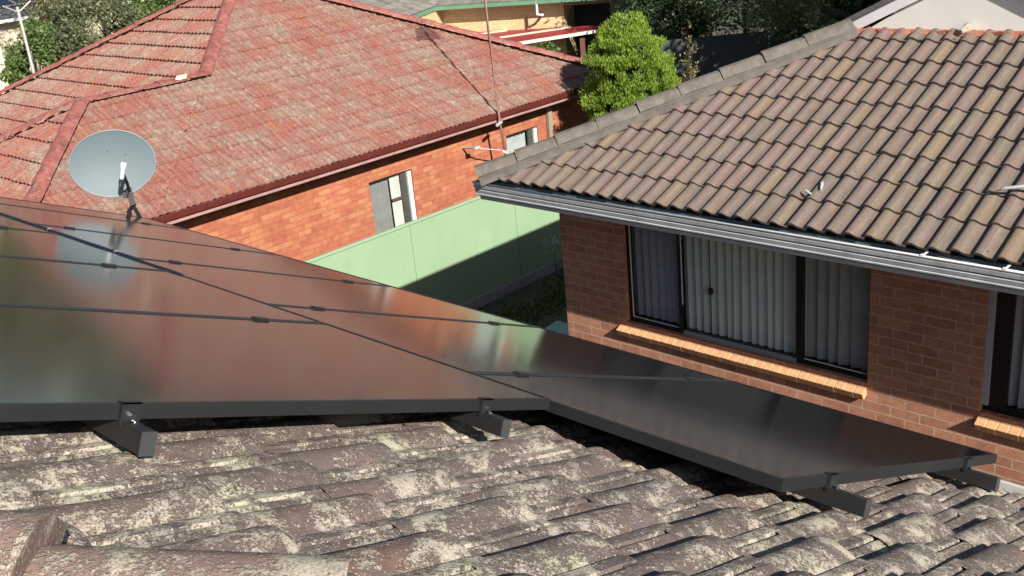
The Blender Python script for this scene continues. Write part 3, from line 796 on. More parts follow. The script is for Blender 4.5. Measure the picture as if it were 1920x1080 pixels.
# ================================================================== HOUSE B (brown tiles, right)
WX = 7.385; WYL, WYR = 6.674, 0.52; QB = 0.9772; EX = 6.80 * QB; EYL, EYR = 7.256 * QB, -0.06
LIP = -2.66 * QB; TB = math.tan(R(23.0)); TILE_Z = LIP + 0.030; XE = 6.895 * QB; YEL = 7.161 * QB; YER = 0.035
hB = thing("brick_house", "brown brick house on the right with brown tiled hip roof and grey gutter", "house", (12, 3.6, GZ))
SOF = -2.835 * QB
wall = MB()
w1 = (3.442, 5.905, -4.06, -2.80); w2 = (0.9, 2.546, -4.06, -2.80)
wall_panel(wall, (WX, WYR, GZ), (0, 1, 0), WYL - WYR, SOF - GZ, [(w[0] - WYR, w[1] - WYR, w[2] - GZ, w[3] - GZ) for w in (w1, w2)], 0.10, Vector((1, 0, 0)))
wall.quad((WX, WYL, GZ), (18, WYL, GZ), (18, WYL, SOF), (WX, WYL, SOF))
wall.quad((WX, WYR, GZ), (18, WYR, GZ), (18, WYR, SOF), (WX, WYR, SOF))
wall.quad((18, WYL, GZ), (18, WYR, GZ), (18, WYR, SOF), (18, WYL, SOF))
wall.build("wall", M['brickB'], hB)
inn = MB(); inn.quad((WX + 0.6, WYR, GZ), (WX + 0.6, WYL, GZ), (WX + 0.6, WYL, SOF), (WX + 0.6, WYR, SOF)); inn.build("unlit_room_sheet", M['black'], hB)  # black sheet stands in for the darkness of the rooms
sof = MB(); sof.box((EX + 0.10, EYR + 0.1, SOF), (18.5, EYL - 0.1, SOF + 0.02)); sof.build("soffit", M['fasciaB'], hB)
# --- windows
def slats(name, mat, parent, x, ya, yb, za, zb, pitch, ang, seed, wid=0.089):
    rg = random.Random(seed); b = MB(); y = ya
    while y < yb:
        a = R(ang + rg.uniform(-5, 5)); dx, dy = math.sin(a) * wid / 2, math.cos(a) * wid / 2
        sw = rg.uniform(-0.01, 0.01)
        n = 5
        V = []
        for zq, s_ in ((za, sw), (zb, 0)):
            for k in range(n):
                u = k / (n - 1) * 2 - 1
                V.append((x + dx * u + 0.008 * (1 - u * u), y + dy * u + s_, zq))
        b.add(V, [(k, k + 1, n + k + 1, n + k) for k in range(n - 1)])
        y += pitch
    return b.build(name, mat, parent, smooth=True)
gx = WX + 0.060
t = MB()
def window_B(y0, y1, z0, z1, full=True):
    w = MB(); fx0, fx1 = WX + 0.055, WX + 0.10
    w.box((fx0, y0 + 0.002, z0 + 0.001), (fx1, y1 - 0.002, z0 + 0.05)); w.box((fx0, y0 + 0.002, z1 - 0.04), (fx1, y1 - 0.002, z1 - 0.001))
    w.box((fx0, y1 - 0.045, z0 + 0.05), (fx1, y1 - 0.002, z1 - 0.04)); w.box((fx0, y0 + 0.002, z0 + 0.05), (fx1, y0 + 0.03, z1 - 0.04))
    fo = w.build("window", M['darkalu'], hB)
    return fo
wA = window_B(*w1)
mA, mB_ = 5.30, 4.10            # mullions (Y): left one and right one
q = MB()
q.box((WX + 0.045, mA - 0.03, w1[2] + 0.05), (WX + 0.10, mA + 0.015, w1[3] - 0.04)); q.build("mullion", M['darkalu'], wA); q = MB(); q.box((WX + 0.04, mB_ - 0.045, w1[2] + 0.05), (WX + 0.10, mB_ + 0.01, w1[3] - 0.04))
q.build("mullion", M['darkalu'], wA)
for lo, hi in (((WX + 0.042, mA - 0.034, w1[2] + 0.30), (WX + 0.05, mA - 0.026, w1[3] - 0.04)), ((WX + 0.052, w1[1] - 0.052, w1[2] + 0.055), (WX + 0.06, w1[1] - 0.044, w1[3] - 0.04)),
               ((WX + 0.05, mA + 0.035, w1[2] + 0.051), (WX + 0.056, w1[1] - 0.053, w1[2] + 0.058)), ((WX + 0.05, w1[0] + 0.03, w1[2] + 0.051), (WX + 0.056, mB_ - 0.06, w1[2] + 0.058))):
    q = MB(); q.box(lo, hi); q.build("edge_trim", M['whiteline'], wA)
q = MB(); q.box((WX + 0.03, mB_ + 0.01, w1[2] + 0.003), (WX + 0.054, mA - 0.04, w1[2] + 0.045)); q.build("track", paint("grey_track", (0.30, 0.32, 0.33), 0.5), wA)
for (ya, yb) in ((w1[0] + 0.03, mB_ - 0.06), (mB_ + 0.01, mA - 0.03), (mA + 0.035, w1[1] - 0.045)):
    q = MB(); q.box((gx, ya, w1[2] + 0.05), (gx + 0.004, yb, w1[3] - 0.04)); q.build("glass", M['glass'], wA)
slats("blind", M['blindC'], wA, WX + 0.125, mB_ - 0.05, mA + 0.05, w1[2] + 0.04, w1[3], 0.082, -30, 1, 0.1)
slats("blind", M['blindL'], wA, WX + 0.15, mA - 0.02, w1[1] + 0.02, w1[2] + 0.04, w1[3], 0.088, -18, 2, 0.1)
slats("blind", M['blindR'], wA, WX + 0.14, w1[0] - 0.04, mB_ - 0.07, w1[2] + 0.04, w1[3], 0.10, -22, 3, 0.11)
q = MB(); q.tube([(WX + 0.075, 4.985, w1[3]), (WX + 0.075, 4.98, w1[2] + 0.02)], 0.004, 6); q.tube([(WX + 0.075, 4.982, -3.62), (WX + 0.075, 4.982, -3.60), (WX + 0.075, 4.982, -3.56), (WX + 0.075, 4.982, -3.54)], [0.004, 0.026, 0.026, 0.004], 8)
q.build("blind_cord", M['darkalu'], wA)
wR = window_B(*w2)
q = MB(); q.box((WX + 0.02, w2[1] - 0.05, w2[2] + 0.06), (WX + 0.054, w2[1] - 0.003, w2[3])); q.build("side_trim", M['paleblue'], wR)
q = MB(); q.box((WX + 0.045, w2[1] - 0.17, w2[2] + 0.05), (WX + 0.10, w2[1] - 0.046, w2[3] - 0.04)); q.build("mullion", M['darkalu'], wR)
q = MB(); q.box((gx, w2[0] + 0.03, w2[2] + 0.05), (gx + 0.004, w2[1] - 0.17, w2[3] - 0.04)); q.build("glass", M['glass'], wR)
slats("blind", M['blindL'], wR, WX + 0.15, w2[0], w2[1] - 0.15, w2[2] + 0.04, w2[3], 0.085, -24, 5, 0.1)
# --- sloping brick sills
def sill(y0, y1):
    n = int(round((y1 - y0) / 0.0835)); st = (y1 - y0) / n
    s_ = MB(); fr = None
    zt, ang = -4.075, R(27)
    ux = Vector((-math.cos(ang), 0, -math.sin(ang))); un = Vector((-math.sin(ang), 0, math.cos(ang)))
    for i in range(n):
        o = Vector((WX + 0.03, y0 + i * st, zt + random.Random(i).uniform(-.0015, .0015)))
        fr = (o, ux, Vector((0, 1, 0)), un)
        s_.box((0, 0.004, -0.075), (0.122, st - 0.004, 0), fr)
    return s_
for (ya, yb) in ((3.442, 5.985), (0.9, 2.555)):
    so = sill(ya, yb).build("window_sill", M['sill'], hB, bevel=0.003)
    ang = R(27); fr = (Vector((WX + 0.03, ya, -4.075)), Vector((-math.cos(ang), 0, -math.sin(ang))), Vector((0, 1, 0)), Vector((-math.sin(ang), 0, math.cos(ang))))
    q = MB(); q.box((0, 0.006, -0.072), (0.118, yb - ya - 0.006, -0.003), fr); q.build("mortar", M['sillmortar'], so)
    q = MB(); q.box((WX + 0.004, ya + 0.01, -4.12), (WX + 0.10, yb - 0.09, -4.061)); q.build("inner_sill", M['brickB'], so)
# --- gutter, fascia
gB = [(0.0, 0.0), (-0.006, 0.006), (-0.014, 0.003), (-0.012, -0.008), (-0.004, -0.02), (-0.010, -0.050), (-0.022, -0.056), (-0.022, -0.064), (-0.012, -0.070),
      (-0.020, -0.098), (-0.026, -0.104), (-0.014, -0.110), (-0.016, -0.120), (-0.040, -0.128), (-0.118, -0.128), (-0.118, -0.02), (-0.124, -0.02), (-0.124, -0.134), (-0.034, -0.134)]
# the outer lip is at out = 0; travelling -Y .. +Y along the front has the house on the right, so "out" is to the left
pathB = [(EX, EYR - 1.0, LIP), (EX, EYL, LIP), (18.5, EYL, LIP)]
prof = [(-o_, z_) for o_, z_ in gB]
gt = MB(); gt.sweep(prof, pathB); gto = gt.build("gutter", M['guttB'], hB); shade_auto(gto, 25)
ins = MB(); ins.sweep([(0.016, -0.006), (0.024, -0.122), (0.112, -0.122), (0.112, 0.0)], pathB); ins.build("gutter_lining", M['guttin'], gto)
fa = MB(); fa.sweep([(0.045, -0.136), (0.05, -0.172), (0.075, -0.176), (0.15, -0.176), (0.15, -0.05), (0.126, -0.05)], pathB); fa.build("fascia", M['fasciaB'], hB)
bd = MB(); bd.tube([(EX + 0.006, EYR - 1.0, LIP + 0.001), (EX + 0.006, EYL - 0.004, LIP + 0.001)], 0.0095, 8); bd.tube([(EX + 0.006, EYL - 0.006, LIP + 0.001), (18.4, EYL - 0.006, LIP + 0.001)], 0.0095, 8); bd.build("gutter_lip_highlight", M['silic_highlight'], gto, smooth=True)  # lip bead coloured white to give the sunlit highlight along the gutter edge
# flaked sealant along the inside of the lip
rg = random.Random(7); V = []; F = []; y = 6.1
yy = np.arange(1.6, 6.0, 0.02)
for i, y in enumerate(yy):
    wq = max(0, 0.016 * (math.sin(y * 5.1) + 0.5 * math.sin(y * 13) + 0.9 * rg.random() - 0.2))
    V += [(EX + 0.0135, y, LIP + 0.0035), (EX + 0.0135 + wq, y, LIP + 0.002 - wq * 0.2)]
    if i: F.append((2 * i - 2, 2 * i, 2 * i + 1, 2 * i - 1))
mesh_obj("sealant", V, F, M['silic_highlight'], gto)
for yb in (2.74, 2.20):
    q = MB(); q.box((EX - 0.004, yb - 0.012, LIP - 0.002), (EX + 0.022, yb + 0.012, LIP + 0.014)); q.box((EX + 0.022, yb - 0.008, LIP + 0.004), (EX + 0.11, yb + 0.008, LIP + 0.007)); q.build("gutter_clip", M['silic_highlight'], gto)
# --- roof slopes
profB = [(0.0, -0.004), (0.012, 0.026), (0.06, 0.033), (0.16, 0.0365), (0.27, 0.0345), (0.33, 0.0315), (0.345, 0.031), (0.36, 0.0305), (0.45, 0.021), (0.56, 0.011), (0.70, 0.006), (0.86, 0.0045), (1.0, 0.004)]
upB = Vector((math.cos(R(23)), 0, math.sin(R(23))))
OB = Vector((XE, YEL + 0.6, TILE_Z - 0.02))
cB = 0.1555 * QB
XT = 9.42 * QB
ZT = TILE_Z + (XT - XE) * TB
hipL = Vector((XE, YEL, 0)); hipR = Vector((XE, YER, 0))
clB = [(hipL, Vector((1, 1, 0)).normalized()), (hipR, Vector((1, -1, 0)).normalized()), (Vector((XT, 0, 0)), Vector((1, 0, 0)))]
tile_roof("front_tile_slope", M['brown'], hB, OB, (0, -1, 0), tuple(upB), 8.4, (XT - XE) / upB.x + 0.2, 0.322 * QB, cB, profB, 0.0, 0.020, 0.024, 21, clB, jit=0.0027, seam=6)
for sgn, ye, ysd in ((1, YEL, -1), (-1, YER, 1)):
    upS = Vector((0, ysd * math.cos(R(23)), math.sin(R(23))))
    hl = Vector((XE, ye, 0))
    ridge = 3.598 * QB
    cl = [(hl, Vector((1, -sgn, 0)).normalized() * -1 if False else (Vector((-1, -1, 0)) if sgn < 0 else Vector((-1, 1, 0))).normalized() * -1)]
    cl = [(hl, (Vector((-1, sgn, 0)).normalized()) * -1.0 * -1.0)]
    # keep the part on the side slope: sgn*(y-ye) + (x-XE) >= 0 outside of the front slope
    cl = [(hl, Vector((-1, -sgn, 0)).normalized()), (Vector((0, ridge, 0)), Vector((0, -sgn, 0)))]
    cl = [(hl, Vector((-1, -sgn, 0)).normalized())]
    tile_roof("side_tile_slope", M['brown'], hB, Vector((XE if sgn > 0 else 18.4, ye, TILE_Z - 0.055)), (sgn, 0, 0), tuple(upS), 11.6, abs(ye - ridge) / upS[1] * (1 if upS[1] > 0 else -1), 0.322 * QB, cB, profB, 0, 0.02, 0.024, 22 + sgn, cl, jit=0.0018,
              cull=lambda c: c[0] < 18.4)
# hip caps with their mortar bed
hnB = Vector((-math.sin(R(23)) , math.sin(R(23)), 2 * math.cos(R(23)))).normalized()
def hip_B(p0, p1, nn, seed):
    p0 = Vector(p0); p1 = Vector(p1)
    bedb = MB(); ax = (p1 - p0).normalized(); sd = ax.cross(nn).normalized()
    P = []
    for p in (p0 - ax * 0.02, p1):
        for x, h_ in ((-0.155, -0.035), (-0.147, 0.010), (-0.09, 0.048), (0.09, 0.048), (0.147, 0.010), (0.155, -0.035)): P.append(p + sd * x + nn * h_)
    bedb.add(P, [(i, i + 1, 7 + i, 6 + i) for i in range(5)] + [(0, 1, 2, 3, 4, 5)])
    c = caps("hip_cap", M['cap_b'], hB, p0 + nn * 0.035, p1 + nn * 0.035, nn, width=0.225, h=0.078, piece=0.395, lap=0.025, flat=0.5, seed=seed, th=0.018)
    bedb.build("mortar_bed", M['mortar_b'], c)
hip_B((XE - 0.02, YEL + 0.02, TILE_Z + 0.004), (XT - 0.02, YEL - (XT - XE), TILE_Z + (XT - XE) * TB), hnB, 5)
hip_B((XE - 0.02, YER - 0.02, TILE_Z + 0.004), (XT - 0.02, YER + (XT - XE), TILE_Z + (XT - XE) * TB), Vector((-math.sin(R(23)), -math.sin(R(23)), 2 * math.cos(R(23)))).normalized(), 6)
# dutch gable
GX = 9.50 * QB; gyL, gyR, gyc = 4.66 * QB, 2.54 * QB, 3.598 * QB; gz0 = -1.555 * QB; gpk = gz0 + (gyL - gyc) * 0.415
q = MB(); q.add([(GX, gyL, gz0 - 0.08), (GX, gyR, gz0 - 0.08), (GX, gyc, gpk + 0.09)], [(0, 1, 2)]); q.build("gable_sheet", M['fibro'], hB)
q = MB()
ny = 44; P = []
rg = random.Random(3)
for i in range(ny + 1):
    y = gyL + 0.10 - (gyL - gyR + 0.2) * i / ny
    P += [(GX - 0.004, y, gz0 + 0.004), (GX - 0.018, y, gz0 - 0.035 + rg.uniform(-.004, .004)), (XT - 0.05 + rg.uniform(-.02, .015), y, ZT + 0.012 + 0.014 * (0.5 + 0.5 * math.cos((y - YEL) / cB * 2 * math.pi))), (XT - 0.06 + rg.uniform(-.02, .015), y, ZT - 0.02)]
q.add(P, [(4 * i + j, 4 * i + j + 1, 4 * i + 5 + j, 4 * i + 4 + j) for i in range(ny) for j in range(3)])
fl = q.build("flashing", M['terra'], hB); shade_auto(fl, 60)
q = MB(); q.tube([(GX - 0.02, 3.48, gz0 + 0.01), (XT - 0.03, 3.49, ZT + 0.045), (XT - 0.10, 3.52, ZT + 0.02)], [0.02, 0.045, 0.02], 7); q.build("mortar_lump", paint("pale_mortar", (0.60, 0.53, 0.44), 0.95, 0.2, 30, bump=0.01), fl)
for sgn, gy in ((1, gyL), (-1, gyR)):
    lo = Vector((GX - 0.045, gy + sgn * 0.13, gz0 - 0.055)); hi = Vector((GX - 0.045, gyc, gpk + 0.055 + 0.02))
    ax = (hi - lo).normalized(); up_ = Vector((1, 0, 0)).cross(ax); 
    if up_.z < 0: up_ = -up_
    Ln = (hi - lo).length
    fr = (lo, ax, Vector((1, 0, 0)), up_)
    q = MB(); q.box((0.12, 0.0, -0.034), (Ln, 0.022, 0.062), fr); q.build("barge_board", M['barge'], hB)
    q = MB(); q.box((-0.05, -0.03, 0.063), (Ln + 0.01, 9.0, 0.105), fr); q.build("gable_roof_edge", paint("dark_grey_verge", (0.13, 0.125, 0.125), 0.8, 0.2, 6, bump=0.004), hB)
# pale pipe and scraps on the brown tiles
q = MB(); q.tube([(7.425 * QB, 2.56 * QB, -2.325 * QB), (7.44 * QB, 2.50 * QB, -2.30 * QB), (7.62 * QB, 1.9 * QB, -2.20 * QB)], [0.003, 0.012, 0.012], 8)
tag(q.build("pole_end", M['lnbwhite'], smooth=True), "white rod end lying on the brown roof tiles at the right edge", "rod")
for i, (p, a) in enumerate((((7.30 * QB, 3.82 * QB, -2.385 * QB), 0.3), ((7.20 * QB, 3.88 * QB, -2.42 * QB), 1.0))):
    q = MB(); rgg = random.Random(i + 3); n = 9
    V = [Vector(p) + Vector((math.cos(a) * u * 0.05, math.sin(a) * u * 0.05, 0.424 * math.cos(a) * u * 0.05 - 0.022)) + Vector((-math.sin(a), math.cos(a), 0)) * w_ for u, w_ in ((-1, 0), (-0.4, 0.010), (0.5, 0.012), (1, 0.002), (0.4, -0.008), (-0.5, -0.009))]
    V2 = [v + Vector((0, 0, 0.006)) for v in V]
    q.add(V + V2, [(0, 1, 2, 3, 4, 5), (6, 7, 8, 9, 10, 11)] + [(k, (k + 1) % 6, 6 + (k + 1) % 6, 6 + k) for k in range(6)])
    tag(q.build("tile_chip", M['lnbwhite']), ["small white chip higher up in the middle of the brown roof", "small white chip just below another on the brown roof"][i], "chip", "white chips on the brown roof")

# ================================================================== HOUSE C (orange brick, red tiles)
CE = 12.75; CZ = -3.65; CP = R(26.5); CT = math.tan(CP); CW = 13.2
hC = thing("red_roof_house", "orange brick house with weathered red tiled roof behind the green fence", "house", (11, 17, GZ))
x_w, x_m0, x_m1 = 4.2, 6.26, 16.3
wD, mD = 5.0, 10.04
wl = MB()
cw1 = (0.7658 * CW, 0.836 * CW, -0.3862 * CW - 0.55, -0.3219 * CW); cw2 = (1.0111 * CW, 1.076 * CW, -5.1, -0.32 * CW)
wl_holes = [(c[0] - 4.65, c[1] - 4.65, c[2] - GZ, c[3] - GZ) for c in (cw1, cw2)]
wall_panel(wl, (4.65, CW, GZ), (1, 0, 0), 15.85 - 4.65, -3.83 - GZ, wl_holes, 0.11, Vector((0, 1, 0)))
for a, b_ in (((4.65, CW), (4.65, 17.3)), ((15.85, CW), (15.85, 22.3)), ((4.65, 17.3), (6.7, 17.3)), ((6.7, 17.3), (6.7, 22.3)), ((6.7, 22.3), (15.85, 22.3))):
    wl.quad((*a, GZ), (*b_, GZ), (*b_, -3.83), (*a, -3.83))
wl.build("wall", M['brickC'], hC)
inn = MB(); inn.quad((4.7, CW + 0.7, GZ), (15.8, CW + 0.7, GZ), (15.8, CW + 0.7, -3.85), (4.7, CW + 0.7, -3.85)); inn.build("unlit_room_sheet", M['black'], hC)  # black sheet put in for the unlit rooms behind these windows
for k, cw in enumerate((cw1, cw2)):
    x0, x1, z0, z1 = cw; y0 = CW + 0.06
    f_ = MB()
    f_.box((x0 + 0.002, y0, z1 - 0.04), (x1 - 0.002, y0 + 0.05, z1 - 0.001)); f_.box((x0 + 0.002, y0, z0 + 0.001), (x1 - 0.002, y0 + 0.05, z0 + 0.05))
    f_.box((x0 + 0.002, y0, z0 + 0.05), (x0 + 0.035, y0 + 0.05, z1 - 0.04))
    wo = f_.build("window", paint("grey_window_frame", (0.10, 0.10, 0.10), 0.5), hC)
    q = MB(); q.box((x1 - 0.075, y0 - 0.03, z0 + 0.05), (x1 - 0.003, y0 + 0.05, z1 - 0.04)); q.build("white_jamb", M['whiteline'], wo)
    q = MB(); q.box((x1 - 0.20, y0 + 0.01, z0 + 0.05), (x1 - 0.077, y0 + 0.05, z1 - 0.04)); q.build("dark_stile", paint("dark_stile_paint", (0.06, 0.062, 0.06), 0.5), wo)
    q = MB(); q.box((x0 + 0.035, y0 + 0.03, z0 + 0.05), (x1 - 0.20, y0 + 0.034, z1 - 0.04)); q.build("glass", M['glass'], wo)
    if k == 0:
        q = MB(); q.box((x1 - 0.42, y0 + 0.012, z1 - 0.47), (x1 - 0.20, y0 + 0.045, z1 - 0.43)); q.build("sash_bar", M['darkfascia'], wo)
        q = MB(); q.quad((x1 - 0.41, y0 + 0.06, z0), (x1 - 0.20, y0 + 0.06, z0), (x1 - 0.20, y0 + 0.06, z1), (x1 - 0.41, y0 + 0.06, z1)); q.build("curtain", paint("pale_net_curtain", (0.60, 0.60, 0.58), 0.8), wo)
        cb = MB(); n = 26; V = []
        for i in range(n + 1):
            xx = x0 + 0.02 + (x1 - 0.43 - x0) * i / n
            V += [(xx, y0 + 0.10 + 0.02 * math.sin(i * 1.7), z0), (xx, y0 + 0.10 + 0.02 * math.sin(i * 1.7), z1)]
        cb.add(V, [(2 * i, 2 * i + 2, 2 * i + 3, 2 * i + 1) for i in range(n)]); cb.build("curtain", paint("grey_curtain", (0.22, 0.225, 0.225), 0.8), wo, smooth=True)
    else:
        cb = MB(); V = []; n = 30
        for i in range(n + 1):
            xx = x0 + 0.02 + (x1 - 0.20 - x0) * i / n
            V += [(xx, y0 + 0.10 + 0.025 * math.sin(i * 1.3), z0), (xx, y0 + 0.10 + 0.025 * math.sin(i * 1.3), z1)]
        cb.add(V, [(2 * i, 2 * i + 2, 2 * i + 3, 2 * i + 1) for i in range(n)]); cb.build("curtain", paint("silver_curtain", (0.42, 0.46, 0.46), 0.8), wo, smooth=True)
# gutter / fascia: outline walked with the house on the left, "out" to the right
outl = [(x_m1, mD + CE, CZ), (x_m1, CE, CZ), (x_w, CE, CZ), (x_w, CE + wD, CZ)]
outl = outl[::-1]
gC = [(-0.0, 0.0), (0.006, 0.004), (0.010, -0.004), (0.004, -0.02), (0.0, -0.075), (-0.012, -0.095), (-0.10, -0.095), (-0.10, -0.01), (-0.106, -0.01), (-0.106, -0.10), (-0.012, -0.10)]
def flip(pr): return [(o_, z_) for o_, z_ in pr]
gt = MB(); gt.sweep(flip(gC), outl); go = gt.build("gutter", M['maroon'], hC); shade_auto(go, 30)
q = MB(); q.sweep(flip([(-0.05, -0.101), (-0.035, -0.125), (-0.035, -0.155), (-0.06, -0.165), (-0.12, -0.165), (-0.12, -0.101)]), outl); q.build("fascia", M['pinkfascia'], hC)
q = MB(); q.box((4.3, CE + 0.1, -3.83), (16.2, CW + 0.1, -3.81)); q.build("soffit", M['darkfascia'], hC)
# roof slopes of house C
profC = [(0.0, 0.0), (0.05, 0.014), (0.14, 0.020), (0.24, 0.013), (0.32, 0.004), (0.46, 0.003), (0.54, 0.013), (0.64, 0.019), (0.74, 0.013), (0.82, 0.003), (1.0, 0.001)]
profCx = [(v_, h_ * 1.6) for v_, h_ in profC]; colC = 0.205; gC_ = 0.325
tz = CZ + 0.015
upF = (0, math.cos(CP), math.sin(CP)); upL = (math.cos(CP), 0, math.sin(CP)); upR_ = (-math.cos(CP), 0, math.sin(CP))
apx = Vector(((x_m0 + x_m1) / 2, CE + (x_m1 - x_m0) / 2, tz + (x_m1 - x_m0) / 2 * CT))
wap = Vector((x_w + wD / 2, CE + wD / 2, tz + wD / 2 * CT))
hS = math.sqrt(0.5)
def cullF(c): return c[2] < apx.z + 0.3
# front slope: main part plus the wing's front, one plane, cut by hips
tile_roof("front_tile_slope", M['red_y'], hC, (x_m0, CE + 0.02, tz - 0.02), (1, 0, 0), upF, x_m1 - x_m0, 5.6 / math.cos(CP) * 0.92, gC_, colC, profC, 0.5, 0.02, 0.024, 31,
          [(Vector((x_m0, CE, 0)), Vector((-hS, hS, 0))), (Vector((x_m1, CE, 0)), Vector((hS, hS, 0)))], jit=0.003)
tile_roof("wing_front_slope", M['red_y'], hC, (x_w, CE + 0.02, tz - 0.018), (1, 0, 0), upF, 5.0, (wD / 2) / math.cos(CP), gC_, colC, profC, 0.5, 0.02, 0.024, 32,
          [(Vector((x_w, CE, 0)), Vector((-hS, hS, 0))), (Vector((x_m0, CE, 0)), Vector((hS, -hS, 0))), (Vector((0, wap.y, 0)), Vector((0, 1, 0)))], jit=0.003)
# left slopes (facing -X)
tile_roof("left_tile_slope", M['red_x'], hC, (x_m0 + 0.02, CE + mD, tz - 0.02), (0, -1, 0), upL, mD, (mD / 2) / math.cos(CP), 0.385, 0.25, profCx, 0.5, 0.034, 0.046, 33,
          [(Vector((x_m0, CE, 0)), Vector((hS, -hS, 0))), (Vector((x_m0, CE + mD, 0)), Vector((hS, hS, 0)))], jit=0.003)
tile_roof("wing_left_slope", M['red_x'], hC, (x_w + 0.02, CE + wD, tz - 0.02), (0, -1, 0), upL, wD, (wD / 2) / math.cos(CP), 0.385, 0.25, profCx, 0.5, 0.034, 0.046, 34,
          [(Vector((x_w, CE, 0)), Vector((hS, -hS, 0))), (Vector((x_w, CE + wD, 0)), Vector((hS, hS, 0)))], jit=0.003)
q = MB()      # slopes turned away from the street: plain tiled planes
q.add([(x_m1, CE, tz), (x_m1, CE + mD, tz), apx], [(0, 1, 2)]); q.add([(x_m1, CE + mD, tz), (x_m0, CE + mD, tz), apx], [(0, 1, 2)])
wr_end = Vector((x_m0 + wD / 2, wap.y, wap.z))
q.add([(x_w, CE + wD, tz), wap, wr_end, (x_m0, CE + wD, tz)], [(0, 1, 2, 3)])
q.build("rear_tile_slope", M['red_x'], hC)
def hipcap(p0, p1, nn, seed, w=0.27, h=0.07): return caps("hip_cap", M['redcap'], hC, Vector(p0) + Vector((0, 0, 0.03)), Vector(p1) + Vector((0, 0, 0.03)), nn, width=w, h=h, piece=0.42, lap=0.02, flat=0.5, seed=seed)
sC, cC = math.sin(CP), math.cos(CP)
hipcap((x_m1, CE, tz - 0.012), apx - Vector((0, 0, 0.012)), (sC, -sC, 2 * cC), 1, 0.31, 0.07)
mid = Vector((x_m0 + wD / 2, CE + wD / 2, wap.z))
hipcap(mid, apx, (-sC, -sC, 2 * cC), 2, 0.235, 0.06)
hipcap((x_w, CE, tz), wap, (-sC, -sC, 2 * cC), 3, 0.24, 0.06)
hipcap(wap, mid, (0, 0, 1), 4, 0.24, 0.035)
hipcap((x_w, CE + wD, tz), wap, (-sC, sC, 2 * cC), 5)
hipcap((x_m0, CE + mD, tz - 0.012), apx - Vector((0, 0, 0.012)), (-sC, sC, 2 * cC), 6, 0.31, 0.07)
q = MB(); q.box((-0.09, -0.05, 0), (0.09, 0.05, 0.05), (Vector((8.30, 15.17, -2.335)), Vector((0.75, -0.66, 0.1)).normalized(), Vector((0.66, 0.75, 0.3)).normalized(), Vector((0, -0.3, 0.95))))
tag(q.build("loose_mortar", M['creamwall'], bevel=0.012), "small cream block of loose mortar lying on the red roof by its hip caps", "mortar block")
# downpipe
dp = MB(); dp.box((14.44, CW - 0.085, GZ), (14.55, CW - 0.01, -3.80)); dp.build("downpipe", M['downpipe'], hC, bevel=0.008)
# TV antenna
at = thing("tv_antenna", "tall rusty antenna mast bracketed to the orange brick wall beside the gutter", "antenna", (12.78, 12.72, -4.4))
q = MB(); q.tube([(12.79, 12.70, -4.55), (12.71, 12.70, -3.6), (12.66, 12.70, -2.2), (12.64, 12.70, -0.85)], [0.022, 0.022, 0.020, 0.018], 8); q.build("mast", M['mast'], at, smooth=True)
q = MB(); q.tube([(12.24, 12.86, -4.14), (12.40, 12.80, -4.2), (12.98, 12.72, -4.37)], 0.011, 6); q.tube([(12.24, 12.86, -4.14), (12.24, CW, -4.18)], 0.02, 6); q.tube([(12.72, 12.72, -4.30), (12.80, 12.68, -4.36)], 0.028, 6); q.build("wall_bracket", M['alu'], at)
q = MB(); q.box((12.18, 12.82, -4.165), (12.29, 12.88, -4.115)); q.build("bracket_plate", M['alu'], at)
q = MB(); q.tube([(12.55, 12.6, -3.80), (12.75, 12.70, -3.80)], 0.03, 6); q.build("gutter_clamp", M['alu'], at)
q = MB()
bd = Vector((0.35, 0.90, 0)).normalized(); sd_ = Vector((0.90, -0.35, 0)); top = Vector((12.64, 12.70, -0.9))
q.tube([top - bd * 0.5, top + bd * 0.55], 0.012, 6)
for k in range(9):
    c = top + bd * (-0.36 + 0.085 * k); l_ = 0.30 - 0.018 * k
    q.tube([c - sd_ * l_, c + sd_ * l_], 0.013, 5)
q.build("yagi_elements", M['alu'], at)

# ================================================================== VEGETATION
def leaf_cloud(name, mat, parent, centers, radii, n, lw, ll, seed, outward=None, upb=0.2, shell=0.55, flat=0.0):
    rng = np.random.default_rng(seed)
    centers = np.array(centers, float); radii = np.array(radii, float)
    wts = radii ** 2; idx = rng.choice(len(centers), n, p=wts / wts.sum())
    dirs = rng.normal(size=(n, 3)); dirs /= np.linalg.norm(dirs, axis=1)[:, None]
    rad = radii[idx] * (shell + (1 - shell) * rng.random(n)) * (0.85 + 0.3 * rng.random(n))
    P = centers[idx] + dirs * rad[:, None] * np.array([1, 1, 0.85])
    if outward is not None:
        g_ = P - np.array(outward); g_ /= np.linalg.norm(g_, axis=1)[:, None] + 1e-9
        ax = g_ * 0.8 + dirs * 0.4 + rng.normal(size=(n, 3)) * 0.35
    else:
        ax = dirs * 0.6 + rng.normal(size=(n, 3)) * 0.6
    ax[:, 2] += upb; ax /= np.linalg.norm(ax, axis=1)[:, None]
    sd = np.cross(ax, rng.normal(size=(n, 3))); sd /= np.linalg.norm(sd, axis=1)[:, None] + 1e-9
    L_ = ll * (0.6 + 0.8 * rng.random(n))[:, None]; W_ = lw * (0.6 + 0.8 * rng.random(n))[:, None]
    a = P - ax * L_ * 0.5; t_ = P + ax * L_ * 0.5
    V = np.stack([a, P + sd * W_ * 0.5, t_, P - sd * W_ * 0.5], 1).reshape(-1, 3)
    F = np.arange(n * 4).reshape(-1, 4)
    me = bpy.data.meshes.new(name); me.from_pydata(V.tolist(), [], F.tolist()); me.materials.append(mat)
    o = bpy.data.objects.new(name, me); COL.objects.link(o); place(o, parent); return o

